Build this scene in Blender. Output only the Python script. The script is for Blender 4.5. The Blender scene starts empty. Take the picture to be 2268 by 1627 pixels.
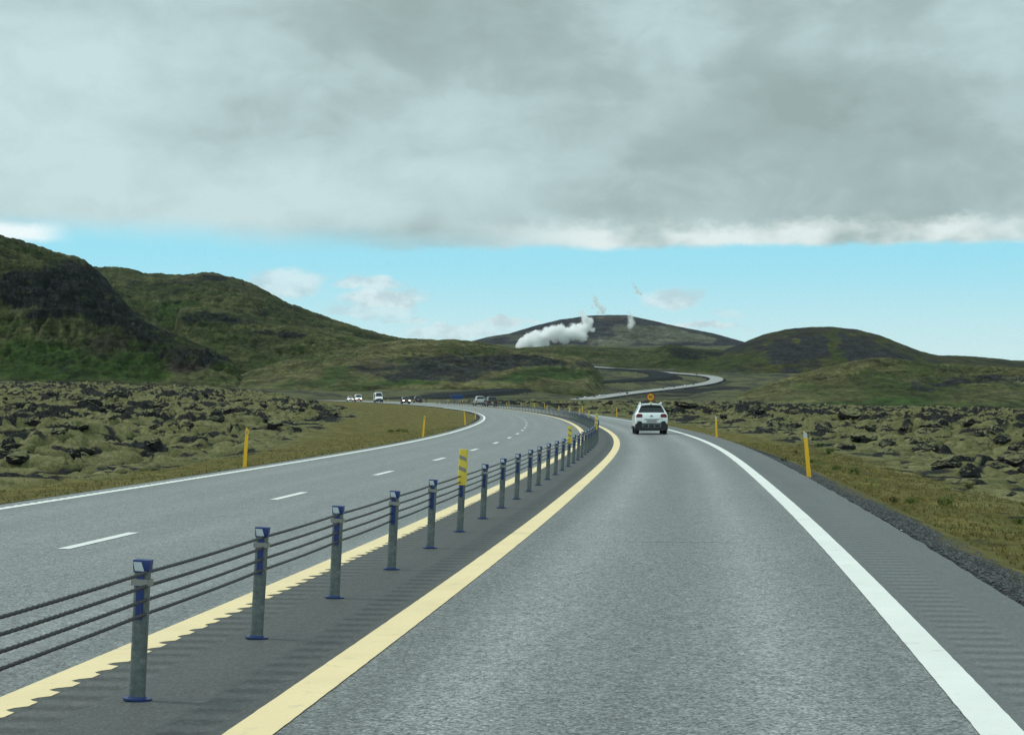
import bpy, bmesh, math, random
import numpy as np
from mathutils import Vector, Matrix

random.seed(7)
rng = np.random.default_rng(11)
S = bpy.context.scene
COL = S.collection

# ------------------------------------------------------------------ camera
F = 4000.0            # focal length in reference pixels (photo seen 2268 px wide)
CX, HY = 1134.0, 902.0
EYE = 1.64
cam_d = bpy.data.cameras.new("camera")
cam = bpy.data.objects.new("camera", cam_d)
COL.objects.link(cam)
cam.location = (0, 0, EYE)
cam.rotation_euler = (math.radians(90), 0, 0)
cam_d.sensor_width = 36
cam_d.sensor_fit = 'HORIZONTAL'
cam_d.lens = 36 * F / 2268.0
cam_d.shift_y = 88.5 / 2268.0
cam_d.clip_start = 0.1
cam_d.clip_end = 60000
S.camera = cam


def unproj(px, py, d):
    return ((px - CX) / F * d, d, EYE - (py - HY) / F * d)


# ------------------------------------------------------------------ noise
def _hash(ix, iy, seed):
    h = (ix.astype(np.int64) * 374761393 + iy.astype(np.int64) * 668265263 + seed * 974634777) & 0xFFFFFFFF
    h = ((h ^ (h >> 13)) * 1274126177) & 0xFFFFFFFF
    h = ((h ^ (h >> 16)) * 2246822519) & 0xFFFFFFFF
    return ((h ^ (h >> 15)) & 0xFFFFFF) / float(0x1000000)


def perlin(x, y, seed=0):
    x = np.asarray(x, float); y = np.asarray(y, float)
    x0 = np.floor(x); y0 = np.floor(y)
    fx = x - x0; fy = y - y0
    u = fx * fx * fx * (fx * (fx * 6 - 15) + 10)
    v = fy * fy * fy * (fy * (fy * 6 - 15) + 10)

    def g(ox, oy):
        a = _hash(x0 + ox, y0 + oy, seed) * 2 * np.pi
        return np.cos(a) * (fx - ox) + np.sin(a) * (fy - oy)
    a = g(0, 0); b = g(1, 0); c = g(0, 1); d = g(1, 1)
    return ((a + (b - a) * u) * (1 - v) + (c + (d - c) * u) * v) * 1.5


def fbm(x, y, octv=4, seed=0, gain=0.5, ridged=False):
    s = 0.0; a = 1.0; n = 0.0; f = 1.0
    for o in range(octv):
        p = perlin(x * f + 13.7 * o, y * f - 7.1 * o, seed + o)
        if ridged:
            p = 1 - 2 * np.abs(p)
        s = s + a * p; n += a; a *= gain; f *= 2.03
    return s / n


def worley(x, y, seed=0):
    x0 = np.floor(x); y0 = np.floor(y)
    f1 = np.full(np.shape(x), 9.0); f2 = np.full(np.shape(x), 9.0)
    for ox in (-1, 0, 1):
        for oy in (-1, 0, 1):
            cx = x0 + ox; cy = y0 + oy
            px = cx + _hash(cx, cy, seed); py = cy + _hash(cx, cy, seed + 51)
            d = np.hypot(px - x, py - y)
            f2 = np.minimum(f2, np.maximum(f1, d)); f1 = np.minimum(f1, d)
    return f1, f2


def sstep(a, b, x):
    t = np.clip((x - a) / (b - a), 0, 1)
    return t * t * (3 - 2 * t)


# ------------------------------------------------------------------ road alignment (right yellow line)
XK = np.array([0, 12, 24, 36, 50, 66, 84, 105, 130, 160, 200, 250, 300, 360, 430, 520, 680.])
XV = np.array([-2.3, -0.984, 0.24, 1.353, 2.574, 3.796, 4.808, 5.532, 5.976, 6.067, 5.336, 2.771, -1.88, -9.865, -21.099, -36.861, -66.277])
ZK = np.array([0, 30, 60, 90, 120, 180, 240, 300, 400, 520, 680.])
ZV = np.array([-0.004, 0.065, 0.147, 0.252, 0.367, 0.642, 1.04, 1.54, 2.401, 3.315, 4.383])


def spline_m(k, v):
    n = len(k); h = np.diff(k)
    A = np.zeros((n, n)); b = np.zeros(n); A[0, 0] = A[-1, -1] = 1
    for i in range(1, n - 1):
        A[i, i - 1] = h[i - 1]; A[i, i] = 2 * (h[i - 1] + h[i]); A[i, i + 1] = h[i]
        b[i] = 6 * ((v[i + 1] - v[i]) / h[i] - (v[i] - v[i - 1]) / h[i - 1])
    return np.linalg.solve(A, b)


XM = spline_m(XK, XV); ZM = spline_m(ZK, ZV)


def spl(k, v, m, d):
    d = np.asarray(d, float)
    h = np.diff(k); n = len(k)
    dd = np.clip(d, k[0], k[-1])
    i = np.clip(np.searchsorted(k, dd) - 1, 0, n - 2)
    t = dd - k[i]; hh = h[i]
    r = v[i] + t * ((v[i + 1] - v[i]) / hh - hh * (2 * m[i] + m[i + 1]) / 6) + t ** 2 * m[i] / 2 + t ** 3 * (m[i + 1] - m[i]) / (6 * hh)
    s0 = (v[1] - v[0]) / h[0] - h[0] * (2 * m[0] + m[1]) / 6
    s1 = (v[-1] - v[-2]) / h[-1] + h[-1] * (m[-2] + 2 * m[-1]) / 6
    return r + np.where(d < k[0], (d - k[0]) * s0, 0) + np.where(d > k[-1], (d - k[-1]) * s1, 0)


def XR(d): return spl(XK, XV, XM, d)
def ZR(d): return spl(ZK, ZV, ZM, d)
def SL(d): return (XR(np.asarray(d) + .5) - XR(np.asarray(d) - .5))


def road_pt(d, t, dz=0.0):
    """point at depth station d, lateral offset t to the right of the right yellow line"""
    s = float(SL(d)); n = math.sqrt(1 + s * s)
    return (float(XR(d)) + t / n, d - t * s / n, float(ZR(d)) + dz)


T_LW, T_LY, T_RW = -8.596, -1.552, 3.726      # left white, left yellow, right white
T_LE, T_RE = T_LW - 0.42, T_RW + 1.08         # asphalt edges

# ------------------------------------------------------------------ base terrain table (image row of the ground at distance d)
TD = [30, 60, 120, 200, 300, 450, 800, 1200, 1600, 2000, 2250, 2600, 3200, 4500, 6500, 9500, 14000]
TP = {
    -700: [1120, 1005, 943, 903, 868, 842, 846, 846, 846, 842, 840, 835, 820, 800, 790, 790, 795],
    0:    [1120, 1005, 945, 905, 872, 848, 852, 850, 850, 846, 842, 838, 825, 800, 790, 790, 795],
    400:  [1120, 1010, 950, 912, 880, 855, 862, 866, 862, 858, 850, 845, 830, 800, 785, 788, 795],
    750:  [1120, 1010, 957, 925, 903, 883, 876, 874, 866, 860, 852, 845, 830, 800, 770, 780, 790],
    1000: [1120, 1010, 960, 928, 908, 891, 882, 872, 862, 856, 850, 842, 825, 795, 766, 775, 790],
    1150: [1120, 1010, 960, 930, 908, 893, 884, 872, 862, 853, 848, 838, 820, 792, 763, 775, 790],
    1300: [1120, 1010, 958, 928, 907, 893, 890, 888, 874, 848, 838, 824, 808, 788, 764, 775, 790],
    1450: [1120, 1010, 956, 926, 907, 895, 891, 890, 889, 855, 839, 824, 808, 788, 765, 775, 790],
    1600: [1120, 1010, 955, 926, 908, 897, 887, 877, 869, 854, 838, 827, 812, 788, 766, 775, 790],
    1900: [1130, 1012, 956, 928, 912, 902, 895, 882, 868, 852, 842, 833, 818, 798, 785, 790, 795],
    2268: [1140, 1015, 957, 932, 916, 908, 904, 890, 872, 858, 850, 840, 826, 808, 800, 800, 800],
    3000: [1140, 1015, 957, 932, 916, 908, 904, 890, 872, 858, 850, 840, 826, 808, 800, 800, 800],
}
_TPX = np.array(sorted(TP)); _TL = np.log(np.array(TD, float))
_TZ = np.array([[EYE - (yy - HY) / F * d for yy, d in zip(TP[p], TD)] for p in _TPX])


def table_z(x, y):
    y = np.maximum(np.asarray(y, float), 20.0)
    px = np.clip(CX + F * x / y, _TPX[0], _TPX[-1])
    ld = np.clip(np.log(y), _TL[0], _TL[-1])
    j = np.clip(np.searchsorted(_TL, ld) - 1, 0, len(_TL) - 2)
    wj = (np.exp(ld) - np.exp(_TL[j])) / (np.exp(_TL[j + 1]) - np.exp(_TL[j]))
    i = np.clip(np.searchsorted(_TPX, px) - 1, 0, len(_TPX) - 2)
    wi = (px - _TPX[i]) / (_TPX[i + 1] - _TPX[i]); wi = wi * wi * (3 - 2 * wi)
    a = _TZ[i, j] * (1 - wj) + _TZ[i, j + 1] * wj
    b = _TZ[i + 1, j] * (1 - wj) + _TZ[i + 1, j + 1] * wj
    return a * (1 - wi) + b * wi


def ground(x, y, detail=True):
    """height and surface weights (lava, rock with painted crack shade, gravel, green) of the ground at x, y"""
    x = np.asarray(x, float); y = np.asarray(y, float)
    yc = np.minimum(y, 760.0)
    sl = SL(yc); n = np.sqrt(1 + sl * sl)
    # first-order correction so that t is the true perpendicular offset
    t0 = (x - XR(yc)) / n
    ys = np.minimum(yc + t0 * sl / n, 760.0)
    sl = SL(ys); n = np.sqrt(1 + sl * sl)
    t = (x - XR(ys)) / n + (yc - ys) * sl / n
    zr = ZR(ys)
    Lr = t - T_RE; Ll = T_LE - t
    L = np.maximum(Lr, Ll)
    right = Lr > Ll
    wob = perlin(x * .35, y * .12, 5) * .18
    drop_r = -.03 - .26 * np.clip(L, 0, 1.3) - .06 * np.clip(L - 1.3, 0, 5)
    drop_l = -.03 - .10 * np.clip(L, 0, 1.0) - .07 * np.clip(L - 1.0, 0, 8)
    zv = zr + np.where(right, drop_r, drop_l)
    zb = table_z(x, y)
    wfar = sstep(3.0, 24.0, L) * np.ones_like(zr)
    wfar = np.where(y > 640, np.maximum(wfar, sstep(640, 760, y)), wfar)
    z = zv * (1 - wfar) + zb * wfar
    z = np.where(L < 0, np.minimum(zr - .06, zr - .06), z)
    far_only = sstep(640, 760, y)
    z = np.where(L < 0, (zr - .06) * (1 - far_only) + zb * far_only, z)
    # lava field weight
    L0l = np.clip(2.7 + .085 * (y - 50), 2.5, 13)
    L0r = np.clip(2.6 + .012 * (y - 30), 2.4, 5.0)
    L0 = np.where(right, L0r, L0l) + wob * 6
    lava = sstep(L0, L0 + 3.0, L)
    amp = sstep(L0, L0 + np.where(right, 16.0, 9.0), L)
    amp = .22 * lava + .78 * amp
    lava = np.maximum(lava, far_only)
    rock = np.zeros_like(z); green = np.zeros_like(z)
    if detail:
        fade = 1 - .8 * sstep(430, 620, y)
        wx = x + 1.1 * perlin(x * .45, y * .45, 31); wy = y + 1.1 * perlin(x * .45, y * .45, 32)
        big = fbm(x / 24., y / 24., 3, 41)
        mid = fbm(wx / 6.5, wy / 6.5, 3, 43)
        f1, f2 = worley(wx / 1.75, wy / 1.3, 61)
        cush = np.sqrt(np.clip(1 - (f1 / .80) ** 2, 0, 1))
        g1, g2 = worley(wx / .62 + 5, wy / .6, 71)
        cush2 = np.sqrt(np.clip(1 - (g1 / .80) ** 2, 0, 1))
        rg = fbm(wx / 3.0, wy / 3.0, 4, 83, ridged=True)
        outc = sstep(.20, .48, fbm(wx / 5.5, wy / 5.5, 3, 91) + .30 * mid + .15 * big)
        lump = sstep(-.35, .25, perlin(wx / 4.5 + 3, wy / 4.5, 47))
        h = 1.3 * big + 1.32 * mid + .50 * cush * (.45 + .55 * lump) * (1 - .4 * outc) + .13 * cush2 * (1 - .4 * outc)
        jag = outc * (.36 * rg + .24 * fbm(wx / .9, wy / .9, 3, 97, ridged=True) + .25)
        h = h + jag - .65
        # hollows and cracks between the cushions
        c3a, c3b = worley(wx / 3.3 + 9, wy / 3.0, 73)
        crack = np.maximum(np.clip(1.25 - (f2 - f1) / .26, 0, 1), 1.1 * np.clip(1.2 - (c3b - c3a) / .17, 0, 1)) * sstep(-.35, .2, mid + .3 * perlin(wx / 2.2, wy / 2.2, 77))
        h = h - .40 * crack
        spk = sstep(.20, .44, fbm(wx / 1.5, wy / 1.2, 4, 93) + .35 * fbm(x / 9., y / 9., 3, 94))
        h = h + spk * (.16 * fbm(x / .45, y / .45, 3, 92, ridged=True) - .10) + .05 * fbm(x / .30, y / .30, 2, 89)
        z = z + amp * h * fade * np.where(L > 0, 1, 0)
        rock = np.clip(.75 * spk + outc * sstep(-.25, .35, rg + .6 * fbm(x / .6, y / .6, 2, 99)) * 1.0 + .85 * crack * sstep(-.4, .3, fbm(x / 2.4, y / 2.4, 3, 98)) + .55 * sstep(.05, .45, -cush + .62 + .35 * fbm(x / 1.5, y / 1.5, 3, 96)) * sstep(.0, .5, fbm(x / 7., y / 7., 3, 95) + .15), 0, 1) * lava  # bare rock, plus shade painted into cracks and low cushion edges
        # verge: low grassy unevenness and dark stony patches
        vz = (1 - lava) * sstep(.8, 2.5, L)
        z = z + vz * (.10 * fbm(x / 1.6, y / 1.6, 3, 101) + .04 * perlin(x / .4, y / .4, 103))
        patch = sstep(.15, .5, fbm(x / 4.0, y / 7.0, 4, 107)) * sstep(L0 - 3.5, L0 + 1.0, L) * (1 - sstep(L0 + 2, L0 + 8, L))
        rock = np.maximum(rock, patch * .8 * sstep(-.3, .3, perlin(x / .5, y / .5, 109)))
        green = sstep(.35, .6, fbm(x / 2.2, y / 3.5, 3, 113)) * (1 - lava) * sstep(.8, 2, L)
    gw = np.where(right, .62 + .25 * perlin(x * .1, y * .35, 9), .22) + wob * 1.6
    gravel = (1 - sstep(gw - .1, gw + .25, L)) * (1 - far_only)
    return z, lava, rock, gravel, green, L


# ------------------------------------------------------------------ node helpers
class NT:
    def __init__(self, tree):
        self.t = tree

    def n(self, typ, inputs=None, **props):
        nd = self.t.nodes.new(typ)
        for k, v in props.items():
            setattr(nd, k, v)
        for k, v in (inputs or {}).items():
            self.put(nd.inputs[k], v)
        return nd

    def put(self, sock, v):
        if isinstance(v, bpy.types.Node):
            v = v.outputs[0]
        if isinstance(v, bpy.types.NodeSocket):
            self.t.links.new(v, sock)
        else:
            if isinstance(v, (tuple, list)) and len(v) == 3 and sock.type == 'RGBA':
                v = (*v, 1)
            sock.default_value = v

    def m(self, op, a, b=0.0, c=0.0, clamp=False):
        nd = self.n('ShaderNodeMath', operation=op, use_clamp=clamp)
        for i, v in enumerate((a, b, c)):
            self.put(nd.inputs[i], v)
        return nd.outputs[0]

    def vm(self, op, a, b=(0, 0, 0)):
        nd = self.n('ShaderNodeVectorMath', operation=op)
        self.put(nd.inputs[0], a); self.put(nd.inputs[1], b)
        return nd.outputs[0]

    def mix(self, f, a, b, blend='MIX'):
        nd = self.n('ShaderNodeMix', data_type='RGBA', blend_type=blend)
        self.put(nd.inputs[0], f); self.put(nd.inputs[6], a); self.put(nd.inputs[7], b)
        return nd.outputs[2]

    def ss(self, a, b, x):
        nd = self.n('ShaderNodeMapRange', interpolation_type='SMOOTHSTEP')
        self.put(nd.inputs[0], x)
        if a <= b:
            nd.inputs[1].default_value = a; nd.inputs[2].default_value = b
            nd.inputs[3].default_value = 0; nd.inputs[4].default_value = 1
        else:
            nd.inputs[1].default_value = b; nd.inputs[2].default_value = a
            nd.inputs[3].default_value = 1; nd.inputs[4].default_value = 0
        return nd.outputs[0]

    def noise(self, vec, scale, detail=3, rough=.55, dist=0.0):
        nd = self.n('ShaderNodeTexNoise', {'Vector': vec, 'Scale': scale, 'Detail': detail, 'Roughness': rough, 'Distortion': dist})
        return nd.outputs[0]

    def ramp(self, fac, stops):
        nd = self.n('ShaderNodeValToRGB', {0: fac})
        cr = nd.color_ramp
        while len(cr.elements) < len(stops):
            cr.elements.new(0.5)
        for e, (p, c) in zip(cr.elements, stops):
            e.position = p; e.color = (*c, 1)
        return nd.outputs[0]

    def attr(self, name):
        return self.n('ShaderNodeAttribute', attribute_name=name)

    def pos(self):
        return self.n('ShaderNodeNewGeometry').outputs['Position']

    def sep(self, v):
        nd = self.n('ShaderNodeSeparateXYZ', {0: v})
        return nd.outputs


def new_mat(name):
    m = bpy.data.materials.new(name)
    m.use_nodes = True
    m.node_tree.nodes.clear()
    t = NT(m.node_tree)
    out = t.n('ShaderNodeOutputMaterial')
    b = t.n('ShaderNodeBsdfPrincipled')
    m.node_tree.links.new(b.outputs[0], out.inputs[0])
    return m, t, b


def bump(t, b, height, strength=.5, dist=.02):
    bp = t.n('ShaderNodeBump', {'Height': height, 'Strength': strength, 'Distance': dist})
    t.put(b.inputs['Normal'], bp.outputs[0])


def simple(name, col, rough=.5, metal=0.0, var=.12, scale=14.0, spec=.5, coat=0.0, emit=None):
    m, t, b = new_mat(name)
    tc = t.n('ShaderNodeTexCoord').outputs['Object']
    nz = t.noise(tc, scale, 4, .6)
    f = t.m('MULTIPLY_ADD', nz, 2 * var, 1 - var)
    c = t.mix(1.0, (*col, 1), f, 'MULTIPLY')
    t.put(b.inputs['Base Color'], c)
    b.inputs['Roughness'].default_value = rough
    b.inputs['Metallic'].default_value = metal
    b.inputs['Specular IOR Level'].default_value = spec
    b.inputs['Coat Weight'].default_value = coat
    if emit:
        b.inputs['Emission Color'].default_value = (*emit[0], 1)
        b.inputs['Emission Strength'].default_value = emit[1]
    return m


# ------------------------------------------------------------------ object helpers
def link(o, parent=None):
    COL.objects.link(o)
    if parent:
        o.parent = parent
    return o


def tag(o, label=None, cat=None, group=None, kind=None):
    for k, v in (('label', label), ('category', cat), ('group', group), ('kind', kind)):
        if v:
            o[k] = v
    return o


def empty(name, loc=(0, 0, 0), rot=(0, 0, 0)):
    o = bpy.data.objects.new(name, None)
    o.empty_display_size = .2
    o.location = loc; o.rotation_euler = rot
    return link(o)


def mesh_np(name, co, faces, mat, smooth=True, uv=None, attrs=None, parent=None):
    me = bpy.data.meshes.new(name)
    co = np.asarray(co, np.float32); faces = np.asarray(faces, np.int32)
    nv, nf, k = len(co), len(faces), faces.shape[1]
    me.vertices.add(nv); me.vertices.foreach_set('co', co.ravel())
    me.loops.add(nf * k); me.loops.foreach_set('vertex_index', faces.ravel())
    me.polygons.add(nf)
    me.polygons.foreach_set('loop_start', np.arange(0, nf * k, k, dtype=np.int32))
    me.polygons.foreach_set('use_smooth', np.full(nf, smooth))
    if uv is not None:
        ul = me.uv_layers.new(name='UVMap')
        ul.data.foreach_set('uv', np.asarray(uv, np.float32)[faces.ravel()].ravel())
    for an, av in (attrs or {}).items():
        a = me.attributes.new(an, 'FLOAT', 'POINT')
        a.data.foreach_set('value', np.asarray(av, np.float32))
    me.update(); me.validate()
    me.materials.append(mat)
    o = bpy.data.objects.new(name, me)
    return link(o, parent)


def grid_faces(nr, nc):
    i = np.arange(nr - 1)[:, None] * nc + np.arange(nc - 1)[None, :]
    return np.stack([i, i + 1, i + nc + 1, i + nc], -1).reshape(-1, 4)


class MB:
    """collects shapes into one mesh"""
    def __init__(self):
        self.v = []; self.f = []; self.mi = []

    def add(self, verts, faces, mi=0):
        o = len(self.v)
        self.v += [tuple(p) for p in verts]
        self.f += [[i + o for i in f] for f in faces]
        self.mi += [mi] * len(faces)
        return self

    def box(self, c, s, taper=(1, 1), mi=0, bev=0.0):
        x, y, z = c; a, b, h = s[0] / 2, s[1] / 2, s[2] / 2
        if bev:
            bm = bmesh.new()
            bmesh.ops.create_cube(bm, size=1)
            for v in bm.verts:
                k = taper if v.co.z > 0 else (1, 1)
                v.co = Vector((v.co.x * s[0] * k[0], v.co.y * s[1] * k[1], v.co.z * s[2]))
            bmesh.ops.bevel(bm, geom=bm.edges[:], offset=bev, segments=2, affect='EDGES', profile=.6)
            bm.verts.index_update()
            self.add([(v.co.x + x, v.co.y + y, v.co.z + z) for v in bm.verts], [[v.index for v in f.verts] for f in bm.faces], mi)
            bm.free()
            return self
        ta, tb = a * taper[0], b * taper[1]
        v = [(x - a, y - b, z - h), (x + a, y - b, z - h), (x + a, y + b, z - h), (x - a, y + b, z - h),
             (x - ta, y - tb, z + h), (x + ta, y - tb, z + h), (x + ta, y + tb, z + h), (x - ta, y + tb, z + h)]
        return self.add(v, [[3, 2, 1, 0], [4, 5, 6, 7], [0, 1, 5, 4], [1, 2, 6, 5], [2, 3, 7, 6], [3, 0, 4, 7]], mi)

    def prism(self, pts, axis, a, b, mi=0):
        """polygon pts extruded along axis ('x','y','z') from a to b"""
        n = len(pts)

        def P(p, w):
            return {'x': (w, p[0], p[1]), 'y': (p[0], w, p[1]), 'z': (p[0], p[1], w)}[axis]
        v = [P(p, a) for p in pts] + [P(p, b) for p in pts]
        f = [list(range(n))[::-1], list(range(n, 2 * n))] + [[i, (i + 1) % n, n + (i + 1) % n, n + i] for i in range(n)]
        return self.add(v, f, mi)

    def cyl(self, c, r, a, b, axis='z', n=20, r2=None, sx=1, sy=1, mi=0):
        r2 = r if r2 is None else r2
        v = []
        for w, rr in ((a, r), (b, r2)):
            for i in range(n):
                p = (rr * math.cos(2 * math.pi * i / n) * sx, rr * math.sin(2 * math.pi * i / n) * sy)
                v.append({'z': (c[0] + p[0], c[1] + p[1], w), 'x': (w, c[0] + p[0], c[1] + p[1]), 'y': (c[0] + p[0], w, c[1] + p[1])}[axis])
        f = [list(range(n))[::-1], list(range(n, 2 * n))] + [[i, (i + 1) % n, n + (i + 1) % n, n + i] for i in range(n)]
        return self.add(v, f, mi)

    def sweep(self, pts, r, n=6, mi=0):
        """tube through pts"""
        pts = [Vector(p) for p in pts]
        rings = []
        for i, p in enumerate(pts):
            d = (pts[min(i + 1, len(pts) - 1)] - pts[max(i - 1, 0)]).normalized()
            u = d.cross(Vector((0, 0, 1)))
            u = u.normalized() if u.length > 1e-4 else Vector((1, 0, 0))
            w = u.cross(d)
            rings.append([tuple(p + r * (math.cos(2 * math.pi * k / n) * u + math.sin(2 * math.pi * k / n) * w)) for k in range(n)])
        v = [q for R in rings for q in R]
        f = [[i * n + k, i * n + (k + 1) % n, (i + 1) * n + (k + 1) % n, (i + 1) * n + k] for i in range(len(rings) - 1) for k in range(n)]
        f += [list(range(n))[::-1], [(len(rings) - 1) * n + k for k in range(n)]]
        return self.add(v, f, mi)

    def build(self, name, mats, parent=None, sharp=35, bevel=0.0):
        me = bpy.data.meshes.new(name)
        me.from_pydata(self.v, [], self.f)
        bm = bmesh.new(); bm.from_mesh(me)
        bmesh.ops.recalc_face_normals(bm, faces=bm.faces[:])
        bm.to_mesh(me); bm.free()
        mats = mats if isinstance(mats, (list, tuple)) else [mats]
        for m in mats:
            me.materials.append(m)
        me.polygons.foreach_set('material_index', self.mi)
        me.polygons.foreach_set('use_smooth', [True] * len(me.polygons))
        me.set_sharp_from_angle(angle=math.radians(sharp))
        me.update()
        o = bpy.data.objects.new(name, me)
        return link(o, parent)


def copy_tree(o, parent=None):
    c = o.copy(); COL.objects.link(c)
    c.parent = parent
    for ch in list(o.children):
        copy_tree(ch, c)
    return c


# ------------------------------------------------------------------ ground materials
def ground_material():
    m, t, b = new_mat('ground')
    p = t.pos()
    lava, rock, grav, green = (t.attr(a).outputs['Fac'] for a in ('lava', 'rock', 'gravel', 'green'))
    sx = t.sep(p)
    dist = sx[1]
    n1 = t.noise(p, .9, 5, .6); n2 = t.noise(p, 7.0, 4, .65); n3 = t.noise(p, .11, 4, .55); n4 = t.noise(p, 38.0, 3, .7)
    # moss: grey-green to straw
    moss = t.ramp(n1, [(.25, (.052, .060, .024)), (.45, (.114, .113, .048)), (.6, (.168, .160, .073)), (.78, (.230, .218, .110))])
    moss = t.mix(t.m('MULTIPLY', t.ss(.45, .7, n3), .55), moss, (.125, .130, .058))
    moss = t.mix(1.0, moss, t.m('MULTIPLY_ADD', t.ss(.28, .72, n2), .60, .68), 'MULTIPLY')
    moss = t.mix(1.0, moss, t.m('MULTIPLY_ADD', t.ss(.3, .7, n4), .40, .80), 'MULTIPLY')
    # grass of the verge: tawny brown, some olive
    gr = t.ramp(n1, [(.25, (.062, .058, .017)), (.5, (.124, .106, .030)), (.75, (.195, .168, .050))])
    gr = t.mix(t.ss(.48, .68, t.noise(p, .5, 4)), gr, (.092, .094, .026))
    gr = t.mix(t.m('MULTIPLY', green, .8), gr, (.040, .068, .016))
    gr = t.mix(t.m('MULTIPLY', t.ss(.56, .68, t.noise(p, 1.7, 5, .65)), .7), gr, (.038, .036, .022))
    gr = t.mix(1.0, gr, t.m('MULTIPLY_ADD', t.ss(.25, .75, n4), .9, .55), 'MULTIPLY')
    col = t.mix(lava, gr, moss)
    # green flushes of the far plain
    far = t.ss(500, 900, dist)
    gm = t.m('MULTIPLY', t.ss(.5, .62, t.noise(t.vm('MULTIPLY', p, (1, .35, 1)), .012, 6, .6)), far)
    col = t.mix(t.m('MULTIPLY', gm, .75), col, (.050, .068, .020))
    dk = t.m('MULTIPLY', t.ss(.47, .58, t.noise(t.vm('MULTIPLY', p, (1, .25, 1)), .03, 8, .72)), far)
    col = t.mix(t.m('MULTIPLY', far, .60), col, (.062, .068, .030))
    col = t.mix(t.m('MULTIPLY', dk, .85), col, (.022, .024, .022))
    # rock: near black lava, some moss dust on top; also the painted shade of cracks
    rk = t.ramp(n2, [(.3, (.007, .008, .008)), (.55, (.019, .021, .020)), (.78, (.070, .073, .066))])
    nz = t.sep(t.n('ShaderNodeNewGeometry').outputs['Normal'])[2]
    steep = t.m('MULTIPLY', t.ss(.50, .28, nz), t.m('MULTIPLY', lava, t.ss(900, 600, dist)))  # steep lump sides painted dark, as bare rock and as their shade
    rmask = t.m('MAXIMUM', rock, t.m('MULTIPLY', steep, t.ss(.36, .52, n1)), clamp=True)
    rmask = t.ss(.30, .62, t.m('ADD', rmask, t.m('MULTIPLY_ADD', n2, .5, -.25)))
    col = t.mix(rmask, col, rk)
    # gravel
    vor = t.n('ShaderNodeTexVoronoi', {'Vector': p, 'Scale': 26.0})
    gv = t.ramp(t.sep(vor.outputs['Color'])[0], [(.0, (.020, .023, .027)), (.6, (.052, .058, .064)), (.92, (.12, .125, .13)), (1., (.30, .30, .29))])
    gv = t.mix(far, gv, (.017, .019, .021))
    col = t.mix(grav, col, gv)
    t.put(b.inputs['Base Color'], col)
    b.inputs['Roughness'].default_value = .95
    b.inputs['Specular IOR Level'].default_value = .15
    hh = t.m('ADD', t.m('MULTIPLY', n2, .7), t.m('MULTIPLY', n4, .3))
    hh = t.m('ADD', hh, t.m('MULTIPLY', grav, t.m('MULTIPLY', vor.outputs['Distance'], -6.0)))
    bump(t, b, hh, .7, .06)
    return m


M_GROUND = ground_material()


def hill_material(name, moss, moss2, rockc, rock2, grn, brn, scale=1.0):
    m, t, b = new_mat(name)
    p = t.pos()
    green, rock, brown = (t.attr(a).outputs['Fac'] for a in ('green', 'rock', 'brown'))
    ps = t.vm('MULTIPLY', p, (scale, scale * .55, scale * 1.6))
    n1 = t.noise(ps, .010, 7, .62); n2 = t.noise(ps, .045, 6, .65, .3); n3 = t.noise(ps, .22, 4, .65); n5 = t.noise(ps, .0035, 4, .55)
    base = t.mix(t.ss(.36, .64, n1), moss, moss2)
    base = t.mix(t.m('MULTIPLY', t.ss(.5, .62, t.noise(ps, .018, 6, .6)), .55), base, grn)
    jit = t.m('ADD', t.m('MULTIPLY_ADD', n2, 1.9, -.95), t.m('MULTIPLY_ADD', n3, 1.3, -.65))
    g = t.ss(.25, .80, t.m('ADD', t.m('MULTIPLY', green, .95), t.m('MULTIPLY', jit, .7)))
    base = t.mix(g, base, t.mix(t.ss(.35, .7, n2), grn, t.mix(.5, grn, moss2)))
    br = t.ss(.25, .85, t.m('ADD', brown, t.m('MULTIPLY', jit, .8)))
    base = t.mix(br, base, brn)
    sp = t.m('MULTIPLY', t.ss(.56, .64, t.noise(ps, .055, 8, .74)), .75)
    ledge = t.ss(.54, .63, t.noise(t.vm('ADD', t.vm('MULTIPLY', ps, (.7, .7, 2.0)), (90, 40, 7)), .035, 7, .70))
    r0 = t.m('ADD', t.m('MULTIPLY', rock, .92), t.m('ADD', jit, t.m('MULTIPLY_ADD', n1, 1.2, -.6)))
    rm = t.m('MULTIPLY', t.m('MAXIMUM', t.ss(.36, .66, r0), sp, clamp=True), t.m('MULTIPLY_ADD', ledge, -.55, 1.0))
    base = t.mix(rm, base, t.mix(t.ss(.35, .7, n3), rockc, rock2))
    base = t.mix(1.0, base, t.m('MULTIPLY_ADD', t.ss(.30, .70, n3), .75, .62), 'MULTIPLY')
    base = t.mix(1.0, base, t.m('MULTIPLY_ADD', t.ss(.33, .67, t.noise(t.vm('MULTIPLY', ps, (.6, .6, 1.3)), .08, 7, .72)), 1.0, .50), 'MULTIPLY')
    t.put(b.inputs['Base Color'], base)
    b.inputs['Roughness'].default_value = 1.0
    b.inputs['Specular IOR Level'].default_value = .1
    bump(t, b, t.m('ADD', n2, t.m('MULTIPLY', n3, .4)), .8, 4.0 / scale)
    return m


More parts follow.
